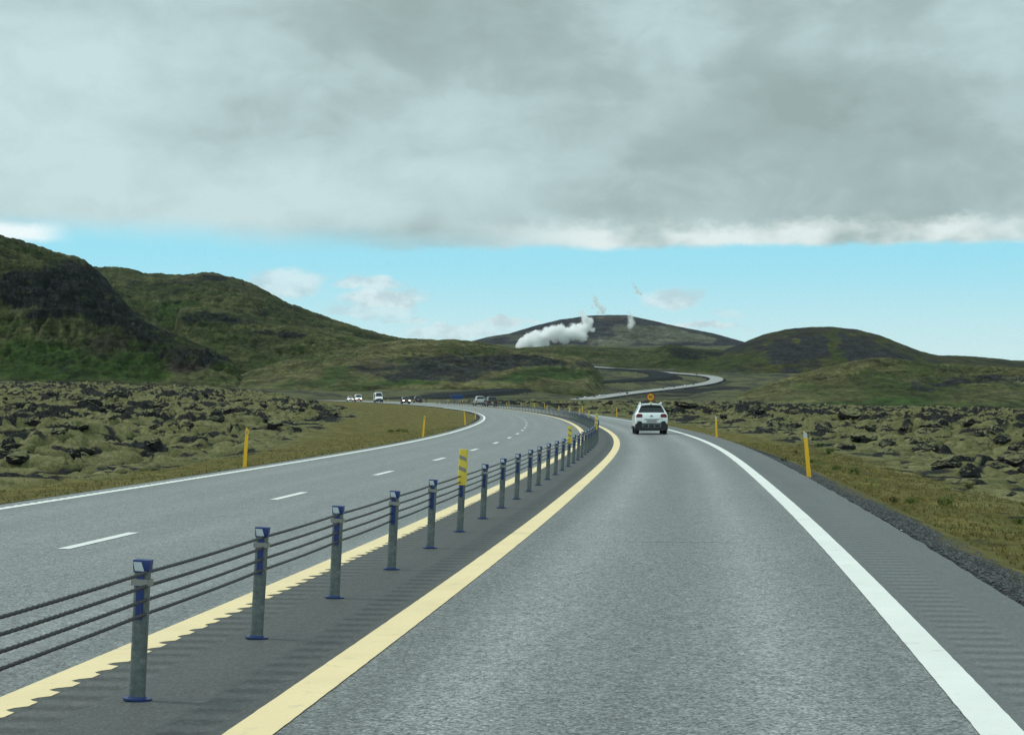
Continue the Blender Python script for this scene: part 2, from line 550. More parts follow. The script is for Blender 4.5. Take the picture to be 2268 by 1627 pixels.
M_HILL = hill_material('hillside', (.070, .073, .030), (.025, .033, .012), (.007, .009, .010), (.017, .019, .018), (.024, .047, .009), (.028, .024, .019))
M_CONE = hill_material('cinder_cone', (.052, .054, .015), (.026, .034, .010), (.017, .018, .021), (.025, .026, .029), (.030, .045, .011), (.030, .025, .021))
M_MOSSHILL = hill_material('moss_hill', (.108, .102, .046), (.046, .052, .021), (.014, .017, .017), (.030, .032, .030), (.028, .054, .014), (.070, .062, .038))
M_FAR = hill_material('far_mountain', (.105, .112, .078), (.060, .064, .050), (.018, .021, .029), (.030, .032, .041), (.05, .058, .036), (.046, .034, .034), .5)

# ------------------------------------------------------------------ ground meshes
def ground_grid(name, X, Y, kind='structure', label=None, keep=None):
    z, lava, rock, grav, green, L = ground(X, Y)
    nr, nc = X.shape
    co = np.stack([X, Y, z], -1).reshape(-1, 3)
    fc = grid_faces(nr, nc)
    under = (L < -.35).ravel()
    if keep == 'cull':
        fc = fc[~under[fc].all(1)]
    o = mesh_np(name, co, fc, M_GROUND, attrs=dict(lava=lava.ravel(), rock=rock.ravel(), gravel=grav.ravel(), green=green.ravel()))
    tag(o, label, None, None, kind)
    return o


core = np.arange(-260, 2530, 2.5)
lft = -260 - np.cumsum(np.geomspace(4, 90, 40)); rgt = 2530 + np.cumsum(np.geomspace(4, 90, 40))
cols = np.concatenate([lft[::-1], core, rgt])
slope = (cols - CX) / F
rows = np.exp(np.arange(math.log(24), math.log(520), .0018))
Yg, Xs = np.meshgrid(rows, slope, indexing='ij')
Xg = Xs * Yg
zz, lav, rck, grv, grn_, LL = ground(Xg, Yg)
fc = grid_faces(*Xg.shape)
fc = fc[~(LL < -.35).ravel()[fc].all(1)]
co = np.stack([Xg, Yg, zz], -1).reshape(-1, 3)
tF = ((Xg - XR(np.minimum(Yg, 760))) > -3).ravel()


def submesh(name, faces, kind, label):
    used = np.zeros(len(co), bool); used[faces.ravel()] = True
    idx = np.cumsum(used) - 1
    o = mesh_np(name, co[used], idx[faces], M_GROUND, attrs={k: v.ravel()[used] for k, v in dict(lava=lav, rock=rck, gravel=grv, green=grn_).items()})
    return tag(o, label, None, None, kind)


lf = lav.ravel()[fc].mean(1) > .5
rt = tF[fc].mean(1) > .5
submesh('ground', fc[~lf], 'structure', 'tawny grass verge and dark gravel edge along the road')
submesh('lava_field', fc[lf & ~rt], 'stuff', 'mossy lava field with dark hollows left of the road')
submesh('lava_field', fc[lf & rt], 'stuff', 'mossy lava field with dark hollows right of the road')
# ground at and behind the viewpoint
yn = np.concatenate([np.arange(-40, 6, 2.0), np.arange(6, 24, .15), [float(rows[0])]])
xn = np.concatenate([np.arange(-60, -12, 2.0), np.arange(-12, 16, .2), np.arange(16, 62, 2.0)])
Yn, Xn = np.meshgrid(yn, xn, indexing='ij')
ground_grid('ground', Xn, Yn, label='grass and gravel beside the nearest stretch of road')
# far plain
rows2 = np.exp(np.arange(math.log(rows[-1]), math.log(14000), .0065)); rows2[0] = rows[-1]
cols2 = np.concatenate([np.arange(-900, -260, 12.0), np.arange(-260, 2530, 4.0), np.arange(2530, 3200, 12.0)])
Y2, X2 = np.meshgrid(rows2, (cols2 - CX) / F, indexing='ij')
X2 = X2 * Y2
z2, la2, rk2, gv2, gr2, L2 = ground(X2, Y2)
am = sstep(560, 900, Y2)
big2 = fbm(X2 / 120., Y2 / 220., 5, 201)
z2 = z2 + am * (big2 * 2.6 + .9 * fbm(X2 / 28., Y2 / 45., 3, 205, ridged=True)) * (1 + Y2 / 4000.)
def smooth_path(pts, n=160):
    p = np.array(pts, float)
    tt = np.concatenate([[0], np.cumsum(np.hypot(np.diff(p[:, 0]), np.diff(p[:, 1])))])
    q = np.linspace(0, tt[-1], n)
    out = []
    for c in range(p.shape[1]):
        mm = spline_m(tt, p[:, c]); out.append(spl(tt, p[:, c], mm, q))
    return np.stack(out, -1)


def lift_path(keys, n=160, tilt=0.0):
    w = [unproj(a, b, c) for a, b, c in keys]
    return smooth_path(w, n)


far_path = lift_path([(1230, 890, 1120), (1290, 884.5, 1290), (1360, 875, 1500), (1440, 865, 1740), (1520, 855.5, 1980), (1565, 848.5, 2130), (1586, 841.5, 2270), (1583, 836, 2390), (1555, 831, 2500), (1500, 826.5, 2600), (1430, 820.5, 2720), (1350, 814.5, 2850), (1270, 810, 3000)])


gpath = lift_path([(700, 889, 800), (800, 885, 900), (900, 882, 1010), (1000, 874, 1200), (1100, 864.5, 1420), (1200, 854.5, 1680), (1300, 847, 1930), (1390, 841, 2110), (1450, 836, 2230), (1468, 830, 2330), (1450, 824, 2420), (1400, 819, 2560), (1345, 815, 2760)])


def conform(z, X, Y, path, half, reach, tilt, sink):
    """lay the plain against the roadbed that crosses it"""
    P = path[::2]
    sel = (Y > P[:, 1].min() - 300) & (Y < P[:, 1].max() + 300) & (X > P[:, 0].min() - 200) & (X < P[:, 0].max() + 200)
    xs, ys, zs = X[sel], Y[sel], z[sel]
    best = np.full(xs.shape, 1e9); bz = np.zeros_like(xs)
    for q in P:
        d = np.hypot(xs - q[0], ys - q[1])
        m_ = d < best
        best = np.where(m_, d, best); bz = np.where(m_, q[2] + tilt * np.clip(ys - q[1], -half, half), bz)
    w = sstep(half + 6, half + reach, best)
    z = z.copy(); z[sel] = (bz - sink) * (1 - w) + zs * w
    return z


z2 = conform(z2, X2, Y2, gpath, 16, 70, .09, 1.2)
z2 = conform(z2, X2, Y2, far_path, 9, 75, .09, 1.2)
co2 = np.stack([X2, Y2, z2], -1).reshape(-1, 3)
rk2 = rk2 * (1 - .7 * am)
_P = far_path[::2]; _pu = CX + F * _P[:, 0] / _P[:, 1]
_sel = (Y2 > 1050) & (Y2 < 2350) & (X2 > 20) & (X2 < 330)
_xs, _ys = X2[_sel], Y2[_sel]; _best = np.full(_xs.shape, 1e9); _w = np.zeros_like(_xs)
for q, u in zip(_P, _pu):
    if q[1] > 2300:
        continue
    d_ = np.hypot((_xs - q[0]), (_ys - q[1])); m_ = d_ < _best
    wid = 18 + 75 * math.exp(-((u - 1455) / 75.0) ** 2)
    _best = np.where(m_, d_, _best); _w = np.where(m_, np.where(_ys < q[1], wid, 4), _w)
_f = 1 - sstep(.8, 1.1, _best / _w + .25 * fbm(_xs / 12., _ys / 20., 3, 301))
gv2[_sel] = np.maximum(gv2[_sel], _f)
o = mesh_np('ground', co2, grid_faces(*X2.shape), M_GROUND, attrs=dict(lava=la2.ravel(), rock=rk2.ravel(), gravel=gv2.ravel(), green=gr2.ravel()))
tag(o, 'mossy plain running out to the hills', None, None, 'structure')
_Z2 = z2


def far_z(x, y):
    """height of the far plain mesh (bilinear)"""
    px = CX + F * x / y
    r = np.interp(math.log(y), np.log(rows2), np.arange(len(rows2)))
    c = np.interp(px, cols2, np.arange(len(cols2)))
    i, j = int(min(r, len(rows2) - 2)), int(min(c, len(cols2) - 2)); a, b = r - i, c - j
    return float(_Z2[i, j] * (1 - a) * (1 - b) + _Z2[i + 1, j] * a * (1 - b) + _Z2[i, j + 1] * (1 - a) * b + _Z2[i + 1, j + 1] * a * b)


# ------------------------------------------------------------------ hills
def interp_smooth(px, pts):
    p = np.array(pts, float)
    y = np.interp(px, p[:, 0], p[:, 1])
    return y


def hill(name, sil, base, d0, d1, d2, mat, prof=.8, relief=6.0, blobs=(), rough=1.0, seed=0, label=None, rocky=0.0, greeny=0.0, browny=0.0, colstep=2.6, nrow=250, ridge_noise=1.0, tex=60.0, ends='', ledge=0.0):
    """a hill with its own distance, height and thickness: front foot d0, crest d1, back foot d2"""
    p0, p1 = sil[0][0], sil[-1][0]
    px = np.arange(p0, p1 + colstep, colstep)
    ridge = interp_smooth(px, sil)
    ridge = ridge + ridge_noise * (1.8 * perlin(px / 38., px * 0, seed + 3) + 1.1 * perlin(px / 13., px * 0, seed + 4) + .6 * perlin(px / 5., px * 0, seed + 5))
    foot = interp_smooth(px, base)
    s = np.concatenate([np.linspace(0, 1, nrow), 1 + np.linspace(.03, 1, 40)])
    Sg, PX = np.meshgrid(s, px, indexing='ij')
    D = np.where(Sg <= 1, d0 + (d1 - d0) * Sg, d1 + (d2 - d1) * (Sg - 1))
    zr = EYE - (ridge - HY) / F * d1
    zb = EYE - (foot - HY) / F * d0
    zb = np.minimum(zb, table_z((px - CX) / F * d0, np.full(px.shape, float(d0))) - .5)
    zr = np.maximum(zr, zb + .2)
    sc = np.clip(Sg, 0, 1)
    prf = sc ** prof
    prf = prf * (1 - .0) + 0
    z = zb[None] + (zr - zb)[None] * prf
    back = np.clip(Sg - 1, 0, 1)
    zb2 = np.minimum(zb, zr) - 10
    z = np.where(Sg > 1, zr[None] + (zb2 - zr)[None] * (back ** 1.3), z)
    X = (PX - CX) / F * D
    env = np.minimum(1, 4 * sc) * (1 - .90 * sc ** 2.6) * (Sg <= 1) + (Sg > 1) * .12
    hfrac = np.clip((zr - zb) / max(1.0, float((zr - zb).max())), 0.05, 1)[None]
    r1 = .6 * fbm(X / (tex * 2.5), D / (tex * 4), 4, seed + 20, ridged=True) + .6 * fbm(X / (tex * .9) + .4 * fbm(X / tex, D / (tex * 2), 2, seed + 21), D / (tex * 5), 3, seed + 22, ridged=True)
    r2 = fbm(X / tex, D / (tex * 1.8), 4, seed + 30)
    r3 = fbm(X / (tex * .25), D / (tex * .4), 3, seed + 40, ridged=True)
    z = z + env * relief * np.sqrt(hfrac) * (1.0 * r1 + .6 * r2 + .62 * rough * r3)
    if ledge:
        lz = z / 15.0 + 1.1 * fbm(X / 70., D / 110., 4, seed + 80)
        z = z + ledge * env * sstep(.0, .3, .15 + fbm(X / 90., z / 40., 3, seed + 81)) * (2 * np.abs((lz % 1.0) - .5) ** .6 - .9) * 1.6
    z = np.where(Sg < 1, np.minimum(z, EYE + (zr[None] - EYE) * D / d1 - .3 * (1 - sc)), z)
    tp = np.ones_like(PX)
    if 'l' in ends:
        tp = tp * sstep(p0, p0 + 45, PX)
    if 'r' in ends:
        tp = tp * (1 - sstep(p1 - 75, p1, PX))
    G = table_z(X, D)
    z = np.where(tp < 1, np.minimum(z, G + (z - G) * tp - (1 - tp) * 6), z)
    yim = HY + (EYE - z) / D * F
    z[0] -= 14
    wx = 26 * fbm(X / (tex * 1.2), z / (tex * .5), 4, seed + 60); wy = 15 * fbm(X / (tex * 1.2) + 9, z / (tex * .5), 4, seed + 61)
    ch = dict(green=np.full(X.shape, greeny), rock=np.full(X.shape, rocky), brown=np.full(X.shape, browny))
    for (bx, by, rx, ry, c, w) in blobs:
        e = ((PX + wx - bx) / rx) ** 2 + ((yim + wy - by) / ry) ** 2
        k = w * (1 - sstep(.15, 1.5, e))
        ch[c] = np.clip(ch[c] + k, -1, 1)
        if w > 0:
            for oc in ch:
                if oc != c:
                    ch[oc] = ch[oc] * (1 - .8 * np.clip(k, 0, 1))
    st = fbm(X / (tex * .40) + .25 * z / tex, z / (tex * 2.2), 4, seed + 70)
    st2 = fbm(X / (tex * .9), z / (tex * .35), 4, seed + 75)
    ch['rock'] = ch['rock'] + .42 * st + .34 * st2
    ch['green'] = ch['green'] - .30 * st
    ch['brown'] = ch['brown'] + .25 * st2
    coh = np.stack([X, D, z], -1).reshape(-1, 3)
    o = mesh_np(name, coh, grid_faces(*X.shape)[:, ::1], mat, attrs={k: v.ravel() for k, v in ch.items()})
    tag(o, label, None, None, 'structure')
    return o


hill('far_mountain', [(980, 775), (1040, 757), (1080, 746), (1130, 738), (1180, 723), (1240, 708), (1300, 700), (1345, 697.5), (1390, 698), (1440, 709), (1500, 723), (1570, 736), (1610, 746), (1650, 758), (1720, 780)],
     [(980, 780), (1720, 778)], 6300, 7600, 9500, M_FAR, .75, 9, [
        (1420, 735, 70, 22, 'rock', -.75), (1480, 745, 60, 14, 'rock', -.7), (1400, 755, 110, 12, 'rock', -.5), (1545, 748, 45, 8, 'rock', -.55),
        (1350, 702, 40, 7, 'brown', .9), (1200, 728, 90, 12, 'rock', .5), (1130, 745, 60, 8, 'rock', -.4)],
     seed=100, rocky=.95, ends='lr', label='far flat-topped dark mountain behind the steam', ridge_noise=.35, tex=160, colstep=3)
hill('hills', [(940, 785), (1000, 772), (1080, 768), (1150, 771), (1230, 765), (1300, 767), (1370, 770), (1420, 773), (1470, 767), (1520, 771), (1600, 775), (1700, 778), (1760, 800)],
     [(940, 800), (1200, 808), (1450, 805), (1760, 805)], 3300, 4300, 5200, M_HILL, .9, 7, [(1200, 785, 120, 8, 'green', .3), (1250, 795, 80, 5, 'rock', .5)],
     seed=140, ends='lr', label='low mossy swells at the foot of the far mountain', ridge_noise=.5)
hill('hills', [(1290, 822), (1330, 808), (1360, 800), (1395, 795), (1430, 786), (1455, 772), (1480, 763), (1500, 764), (1525, 770), (1560, 776), (1600, 781), (1640, 786), (1690, 800)],
     [(1290, 826), (1480, 818), (1690, 806)], 2850, 3150, 3700, M_HILL, .8, 5, [
        (1510, 783, 42, 15, 'rock', 1), (1570, 786, 55, 9, 'rock', .7), (1475, 780, 16, 14, 'rock', -.5), (1400, 802, 50, 8, 'green', .6), (1440, 805, 60, 6, 'rock', .3)],
     seed=150, ends='lr', label='small mossy hill with a dark scarp behind the bend', ridge_noise=.8)
hill('hills', [(1330, 838), (1400, 829), (1470, 818), (1530, 801), (1570, 788), (1610, 773), (1650, 757), (1690, 741), (1740, 729), (1790, 724.5), (1840, 723.5), (1900, 730), (1950, 743), (2000, 763), (2040, 778), (2080, 787), (2140, 788), (2200, 793), (2268, 801), (2400, 815), (2700, 840)],
     [(1330, 841), (1500, 829), (1650, 834), (1750, 836), (2000, 845), (2700, 850)], 2620, 3300, 4300, M_CONE, .78, 5.0, [
        (1780, 768, 75, 26, 'rock', .95), (1880, 765, 55, 26, 'rock', .8), (1960, 790, 70, 14, 'rock', .7), (1720, 790, 40, 14, 'rock', .7),
        (1850, 755, 14, 30, 'rock', -.9), (1800, 735, 45, 7, 'brown', .8), (1700, 745, 50, 9, 'brown', .8), (1930, 745, 50, 9, 'brown', .6), (1690, 790, 15, 14, 'rock', -.6), (1765, 757, 10, 10, 'rock', -.6), (1865, 790, 26, 18, 'green', .9),
        (1560, 810, 70, 15, 'green', .9), (1630, 800, 45, 16, 'green', .7), (1430, 828, 80, 5, 'brown', .6)],
     seed=160, rocky=.55, rough=.5, ends='l', label='rounded dark cinder cone right of the winding road', ridge_noise=.4, tex=80)
hill('hills', [(-900, 440), (-400, 455), (-150, 480), (0, 522), (60, 540), (100, 553), (150, 566), (185, 577), (205, 592), (225, 608), (250, 640), (285, 680), (330, 712), (380, 735), (430, 757), (470, 773), (500, 788), (525, 803), (545, 818), (580, 852)],
     [(-900, 850), (0, 850), (300, 853), (450, 850), (520, 838), (580, 856)], 1500, 2150, 2900, M_HILL, .95, 24, [
        (140, 640, 130, 65, 'rock', 1), (60, 620, 80, 50, 'rock', .7), (230, 640, 50, 60, 'rock', .9), (260, 700, 80, 40, 'rock', .8), (330, 740, 70, 25, 'rock', .7), (90, 700, 70, 25, 'rock', .5), (130, 562, 90, 12, 'rock', -.6), (60, 590, 80, 16, 'rock', -.5),
        (420, 800, 90, 35, 'brown', .9), (400, 785, 100, 25, 'rock', .35), (480, 800, 40, 18, 'rock', .5),
        (130, 800, 150, 40, 'green', 1), (300, 810, 90, 35, 'green', 1), (40, 760, 60, 30, 'green', .6), (230, 760, 60, 40, 'brown', .5), (210, 830, 250, 14, 'green', .5)],
     seed=170, rocky=.12, rough=1.4, ends='r', ledge=2.6, label='dark rocky mountain spur at the left edge', ridge_noise=1.9)
hill('hills', [(120, 610), (200, 592), (260, 593), (330, 606), (380, 609), (435, 608.5), (447, 603.5), (470, 604), (500, 612), (540, 622), (560, 630), (600, 652), (650, 676), (700, 695), (730, 704), (800, 728), (850, 741), (885, 748), (930, 752), (1000, 765)],
     [(120, 820), (500, 812), (700, 800), (900, 790), (1000, 785)], 2300, 3300, 4300, M_HILL, .85, 17, [
        (440, 655, 120, 25, 'green', .25), (330, 625, 70, 14, 'rock', .3), (430, 622, 60, 12, 'brown', .6), (520, 635, 60, 14, 'brown', .5), (480, 612, 30, 6, 'rock', .8), (600, 690, 80, 18, 'rock', .35),
        (400, 700, 60, 35, 'green', .9), (470, 745, 60, 30, 'green', .9), (430, 770, 50, 20, 'green', .8), (700, 720, 60, 14, 'rock', .35), (800, 745, 60, 10, 'rock', .4), (560, 660, 30, 18, 'brown', .5)],
     seed=180, ends='r', ledge=1.6, label='long mossy mountain ridge sloping down to the right', ridge_noise=1.2, rough=1.0)
hill('hills', [(355, 730), (375, 692), (405, 680), (440, 678), (480, 684), (540, 695), (590, 712), (640, 718), (700, 728), (760, 742), (820, 752), (900, 765), (960, 790)],
     [(355, 742), (400, 725), (480, 738), (560, 770), (640, 800), (760, 800), (960, 800)], 2080, 2480, 2900, M_HILL, .55, 8, [
        (450, 703, 60, 14, 'rock', .9), (530, 715, 60, 12, 'rock', .8), (620, 740, 80, 10, 'rock', .8), (570, 765, 60, 14, 'rock', .5), (720, 765, 90, 9, 'rock', .5), (480, 725, 60, 10, 'green', .6)],
     seed=190, ends='lr', ledge=2.2, label='mossy knoll with black rock faces below the ridge', rough=1.6, ridge_noise=1.3)
hill('hills', [(430, 868), (500, 843), (560, 818), (620, 800), (680, 786), (740, 776), (800, 767), (850, 758), (900, 752), (1000, 752.5), (1060, 757), (1100, 765), (1160, 776), (1220, 783), (1280, 790), (1325, 797), (1340, 802), (1352, 815), (1362, 832)],
     [(430, 872), (700, 874), (900, 868), (1050, 860), (1200, 850), (1300, 842), (1362, 838)], 1500, 2350, 3100, M_MOSSHILL, .62, 7, [
        (880, 812, 120, 25, 'rock', .95), (1000, 812, 130, 27, 'rock', 1), (1120, 800, 120, 20, 'rock', .9), (1240, 802, 90, 13, 'rock', .8), (960, 838, 110, 16, 'rock', 1), (830, 800, 70, 12, 'brown', .7), (1330, 812, 22, 14, 'rock', .9),
        (1230, 826, 90, 14, 'green', 1), (1150, 835, 50, 12, 'green', .8), (900, 850, 100, 8, 'green', .9), (740, 825, 40, 22, 'green', .6), (640, 850, 140, 14, 'green', .5), (560, 862, 60, 6, 'brown', .5)],
     seed=200, ends='lr', ledge=1.4, label='broad moss-topped hill with a dark scarp in the middle', ridge_noise=.6)
hill('hills', [(1560, 900), (1640, 872), (1700, 850), (1760, 830), (1840, 811), (1900, 798), (1935, 792), (1970, 792), (2010, 798), (2060, 804), (2120, 806), (2200, 810), (2268, 816), (2400, 822), (2700, 850)],
     [(1560, 906), (1700, 909), (1900, 913), (2268, 918), (2700, 920)], 620, 1300, 1900, M_MOSSHILL, .72, 4.5, [
        (2130, 850, 55, 9, 'rock', .95), (2240, 845, 90, 22, 'rock', .6), (2130, 842, 40, 10, 'rock', .5), (2050, 855, 45, 12, 'rock', .5), (2200, 835, 50, 7, 'rock', .8), (2030, 840, 60, 14, 'brown', .5),
        (1990, 888, 70, 10, 'green', .9), (1880, 898, 90, 9, 'green', .9), (2100, 902, 130, 8, 'green', .7), (1800, 850, 60, 8, 'green', .6), (2190, 890, 110, 8, 'green', .4), (2060, 880, 40, 14, 'green', .5)],
     seed=210, ends='l', ledge=0.7, label='pale mossy hillside rising at the right edge', ridge_noise=.6, tex=30)

# ------------------------------------------------------------------ road
def asphalt(name, base, contrast, tracks=True, rum=None, tone=(1, 1, 1), rough=.45, spec=.85):
    m, t, b = new_mat(name)
    uv = t.n('ShaderNodeUVMap').outputs[0]
    s = t.sep(uv)
    p = t.pos()
    vor = t.n('ShaderNodeTexVoronoi', {'Vector': p, 'Scale': 58.0})
    vc = t.sep(vor.outputs['Color'])[0]
    n1 = t.noise(p, 24.0, 4, .7); n2 = t.noise(t.n('ShaderNodeCombineXYZ', {0: s[0], 1: t.m('MULTIPLY', s[1], .06)}), 1.3, 4, .6)
    n3 = t.noise(p, .35, 4, .6)
    f = t.m('ADD', t.m('MULTIPLY_ADD', vc, contrast, 1 - contrast / 2), t.m('MULTIPLY_ADD', n1, contrast * 1.6, -contrast * .8))
    n4 = t.noise(p, 9.0, 3, .65)
    f = t.m('MULTIPLY', f, t.m('MULTIPLY_ADD', t.ss(.3, .7, n4), contrast * .26, 1 - contrast * .13))
    f = t.m('MULTIPLY', f, t.m('MULTIPLY_ADD', n2, .5, .75))
    f = t.m('MULTIPLY', f, t.m('MULTIPLY_ADD', n3, .16, .92))
    chip = t.ss(.90, .97, vc)
    if tracks:
        # polished wheel paths, darker bitumen at the lane edges and joints
        for c0, w, a in ((.95, .50, .38), (2.72, .50, .38), (-2.5, .45, .14), (-4.2, .4, .14), (-5.9, .45, .16), (-7.6, .45, .16)):
            g = t.ss(w, 0.0, t.m('ABSOLUTE', t.m('SUBTRACT', s[0], c0)))
            f = t.m('MULTIPLY', f, t.m('MULTIPLY_ADD', g, a, 1.0))
        for c0, w, a in ((.30, .34, -.30), (3.42, .3, -.16), (-1.9, .3, -.22), (1.83, .45, -.18), (-8.3, .25, -.12)):
            g = t.ss(w, 0.0, t.m('ABSOLUTE', t.m('ADD', t.m('SUBTRACT', s[0], c0), t.m('MULTIPLY_ADD', n2, .3, -.15))))
            f = t.m('MULTIPLY', f, t.m('MULTIPLY_ADD', g, a, 1.0))
        # a crack across the lane
        wig = t.m('MULTIPLY_ADD', t.noise(t.n('ShaderNodeCombineXYZ', {0: s[0], 1: 3.0}), 3.0, 5, .7), .7, -.35)
        ck = t.ss(.075, .02, t.m('ABSOLUTE', t.m('SUBTRACT', t.m('ADD', s[1], wig), 21.6)))
        ck = t.m('MULTIPLY', ck, t.m('MULTIPLY', t.ss(1.1, 1.6, s[0]), t.ss(3.0, 2.4, s[0])))
        f = t.m('MULTIPLY', f, t.m('MULTIPLY_ADD', ck, -.62, 1.0))
    h = t.m('ADD', t.m('MULTIPLY', n1, .4), t.m('MULTIPLY', vor.outputs['Distance'], -.6))
    f = t.m('MULTIPLY', f, t.m('MULTIPLY_ADD', t.ss(.62, .95, vor.outputs['Distance']), -contrast * .5, 1.0))
    if rum:
        for (a, c) in rum:
            inb = t.m('MULTIPLY', t.ss(a - .03, a + .03, t.m('ADD', s[0], t.m('MULTIPLY_ADD', n1, .1, -.05))), t.ss(c + .03, c - .03, s[0]))
            saw = t.m('SINE', t.m('ADD', t.m('MULTIPLY', s[1], 2 * math.pi / .34), t.m('MULTIPLY_ADD', n1, 2.2, -1.1)))
            gro = t.m('MULTIPLY', t.m('MULTIPLY', t.ss(.25, .75, saw), inb), t.ss(.30, .50, t.noise(p, 5.0, 4, .7)))
            f = t.m('MULTIPLY', f, t.m('MULTIPLY_ADD', gro, -.26, 1.0))  # groove dirt, and groove shade painted in where the bump reads weakly
            f = t.m('MULTIPLY', f, t.m('MULTIPLY_ADD', t.m('MULTIPLY', t.ss(-.1, -.8, saw), inb), .20, 1.0))  # highlights between the grooves painted into the colour
            h = t.m('ADD', h, t.m('MULTIPLY', gro, -1.6))
    c = t.mix(1.0, (base * tone[0], base * tone[1], base * tone[2], 1), f, 'MULTIPLY')
    c = t.mix(t.m('MULTIPLY', chip, .35 if tracks else .08), c, (.42, .43, .41))
    t.put(b.inputs['Base Color'], c)
    b.inputs['Roughness'].default_value = rough
    b.inputs['Specular IOR Level'].default_value = spec
    bump(t, b, h, .45, .012)
    return m


M_ASPH = asphalt('worn_asphalt', .176, 1.35, tone=(.955, 1.0, .965))
M_MEDIAN = asphalt('median_asphalt', .090, .34, False, [(-1.38, -1.06), (-.46, -.20)], tone=(.93, 1.0, .97), rough=.7, spec=.35)
M_SHOULDER = asphalt('shoulder_asphalt', .122, .36, False, [(3.95, 4.36)], tone=(.94, 1.0, 1.0), rough=.6, spec=.5)


def paint(name, col, wear=.25):
    m, t, b = new_mat(name)
    p = t.pos()
    n = t.noise(p, 30.0, 5, .7); n2 = t.noise(p, 1.2, 4, .6)
    c = t.mix(t.m('MULTIPLY', t.ss(.60, .75, n), wear), (*col, 1), (.20, .20, .19))
    c = t.mix(1.0, c, t.m('MULTIPLY_ADD', n2, .24, .86), 'MULTIPLY')
    n5 = t.noise(p, 4.0, 5, .7)
    c = t.mix(t.m('MULTIPLY', t.ss(.58, .72, n5), .30), c, (.30, .29, .26))
    t.put(b.inputs['Base Color'], c)
    b.inputs['Roughness'].default_value = .6
    bump(t, b, n, .25, .01)
    return m


M_WHITE = paint('white_road_paint', (.80, .82, .77))
M_YELLOW = paint('yellow_road_paint', (.88, .71, .40), .5)


def stations(a, b, near=.5):
    out = [a]
    while out[-1] < b:
        d = max(out[-1], 8)
        out.append(min(b, out[-1] + max(near, d * .012)))
    return np.array(out)


def ribbon(name, d, tl, tr, dz, mat, nt=2, crown=0.0, label=None, edge=0.0, seed=1):
    d = np.asarray(d); n = len(d)
    T = np.linspace(0, 1, nt)[None, :]
    tl = np.broadcast_to(np.asarray(tl, float), (n,)); tr = np.broadcast_to(np.asarray(tr, float), (n,))
    if edge:
        tl = tl + edge * perlin(d * 5., d * 0, seed); tr = tr + edge * perlin(d * 5.3, d * 0 + 4, seed + 1)
    T = tl[:, None] * (1 - T) + tr[:, None] * T
    D = np.repeat(d[:, None], nt, 1)
    sl = SL(D); nn = np.sqrt(1 + sl * sl)
    X = XR(D) + T / nn; Y = D - T * sl / nn; Z = ZR(D) + dz
    o = mesh_np(name, np.stack([X, Y, Z], -1).reshape(-1, 3), grid_faces(n, nt), mat, uv=np.stack([T, D], -1).reshape(-1, 2))
    return tag(o, label, None, None, 'structure')


dd = stations(-40, 760, 1.0)
ribbon('road', dd, T_LE, T_RE, 0.0, M_ASPH, 14, label='grey asphalt road curving away to the left')
de = stations(-10, 760, .12)
ribbon('median', dd, T_LY + .06, -.06, .003, M_MEDIAN, 4, label='dark asphalt median under the cable barrier')
ribbon('shoulder', de, T_RW + .05, T_RE + .01 + .04 * perlin(de * .9, de * 0, 8), .003, M_SHOULDER, 4, label='grey asphalt shoulder with a rumble strip on the right')


def tooth_ribbon(name, d0, d1, t0, t1, side, depth, period, mat, label):
    """painted line whose edge is milled into teeth by the rumble strip (to d1 teeth, plain beyond)"""
    ds, tl, tr = [], [], []
    d = d0
    while d < d1:
        k = 1.0 - sstep(d1 * .55, d1, d); tj = random.uniform(.45, 1.1)
        for fr, cut in ((0, 0), (.42, .0), (.5, .55), (.62, 1.0), (.82, .75), (.97, .12)):
            ds.append(d + fr * period)
            w = depth * cut * float(k) * tj
            tl.append(t0 + (w if side < 0 else 0)); tr.append(t1 - (w if side > 0 else 0))
        d += period
    ds = np.array(ds); rest = stations(float(ds[-1]) + .3, 760, .5)
    ds = np.concatenate([ds, rest]); tl = np.array(tl + [t0] * len(rest)); tr = np.array(tr + [t1] * len(rest))
    return ribbon(name, ds, tl, tr, .0055, mat, 2, label=label)


ribbon('edge_line', de, -.125, .125, .0055, M_YELLOW, 2, label='solid yellow line at the left edge of the right-hand lane', edge=.004)
tooth_ribbon('edge_line', -6, 75, T_LY - .11, T_LY + .16, 1, .09, .34, M_YELLOW, 'solid yellow line with milled teeth left of the barrier')
ribbon('edge_line', de, T_RW - .115, T_RW + .115, .0055, M_WHITE, 2, label='broad white line along the right shoulder', edge=.004, seed=3)
tooth_ribbon('edge_line', 12, 70, T_LW - .10, T_LW + .12, -1, .06, .36, M_WHITE, 'white line along the far left edge of the road')
T_DASH = -4.93
lanes_v = []; lanes_f = []; lanes_uv = []
k = 0
d = 19.9 - 10.45 * 2
while d < 620:
    ds = np.linspace(d, d + 2.6, 6)
    base = len(lanes_v)
    for q in ds:
        for tt in (T_DASH - .075, T_DASH + .075):
            lanes_v.append(road_pt(float(q), tt, .005)); lanes_uv.append((tt, q))
    lanes_f += [[base + 2 * i, base + 2 * i + 1, base + 2 * i + 3, base + 2 * i + 2] for i in range(5)]
    d += 10.45
o = mesh_np('lane_line', lanes_v, lanes_f, M_WHITE, uv=lanes_uv)
tag(o, 'dashed white lane line on the left carriageway', None, None, 'structure')

# far winding road and dark gravel road on the plain
M_FARROAD = simple('far_asphalt', (.30, .31, .30), .7, var=.1, scale=.3)
M_EMB = simple('dark_embankment', (.017, .020, .022), .95, var=.45, scale=.15, spec=.05)
M_GRAVROAD = simple('dark_gravel_road', (.020, .024, .028), .95, var=.35, scale=.1, spec=.05)


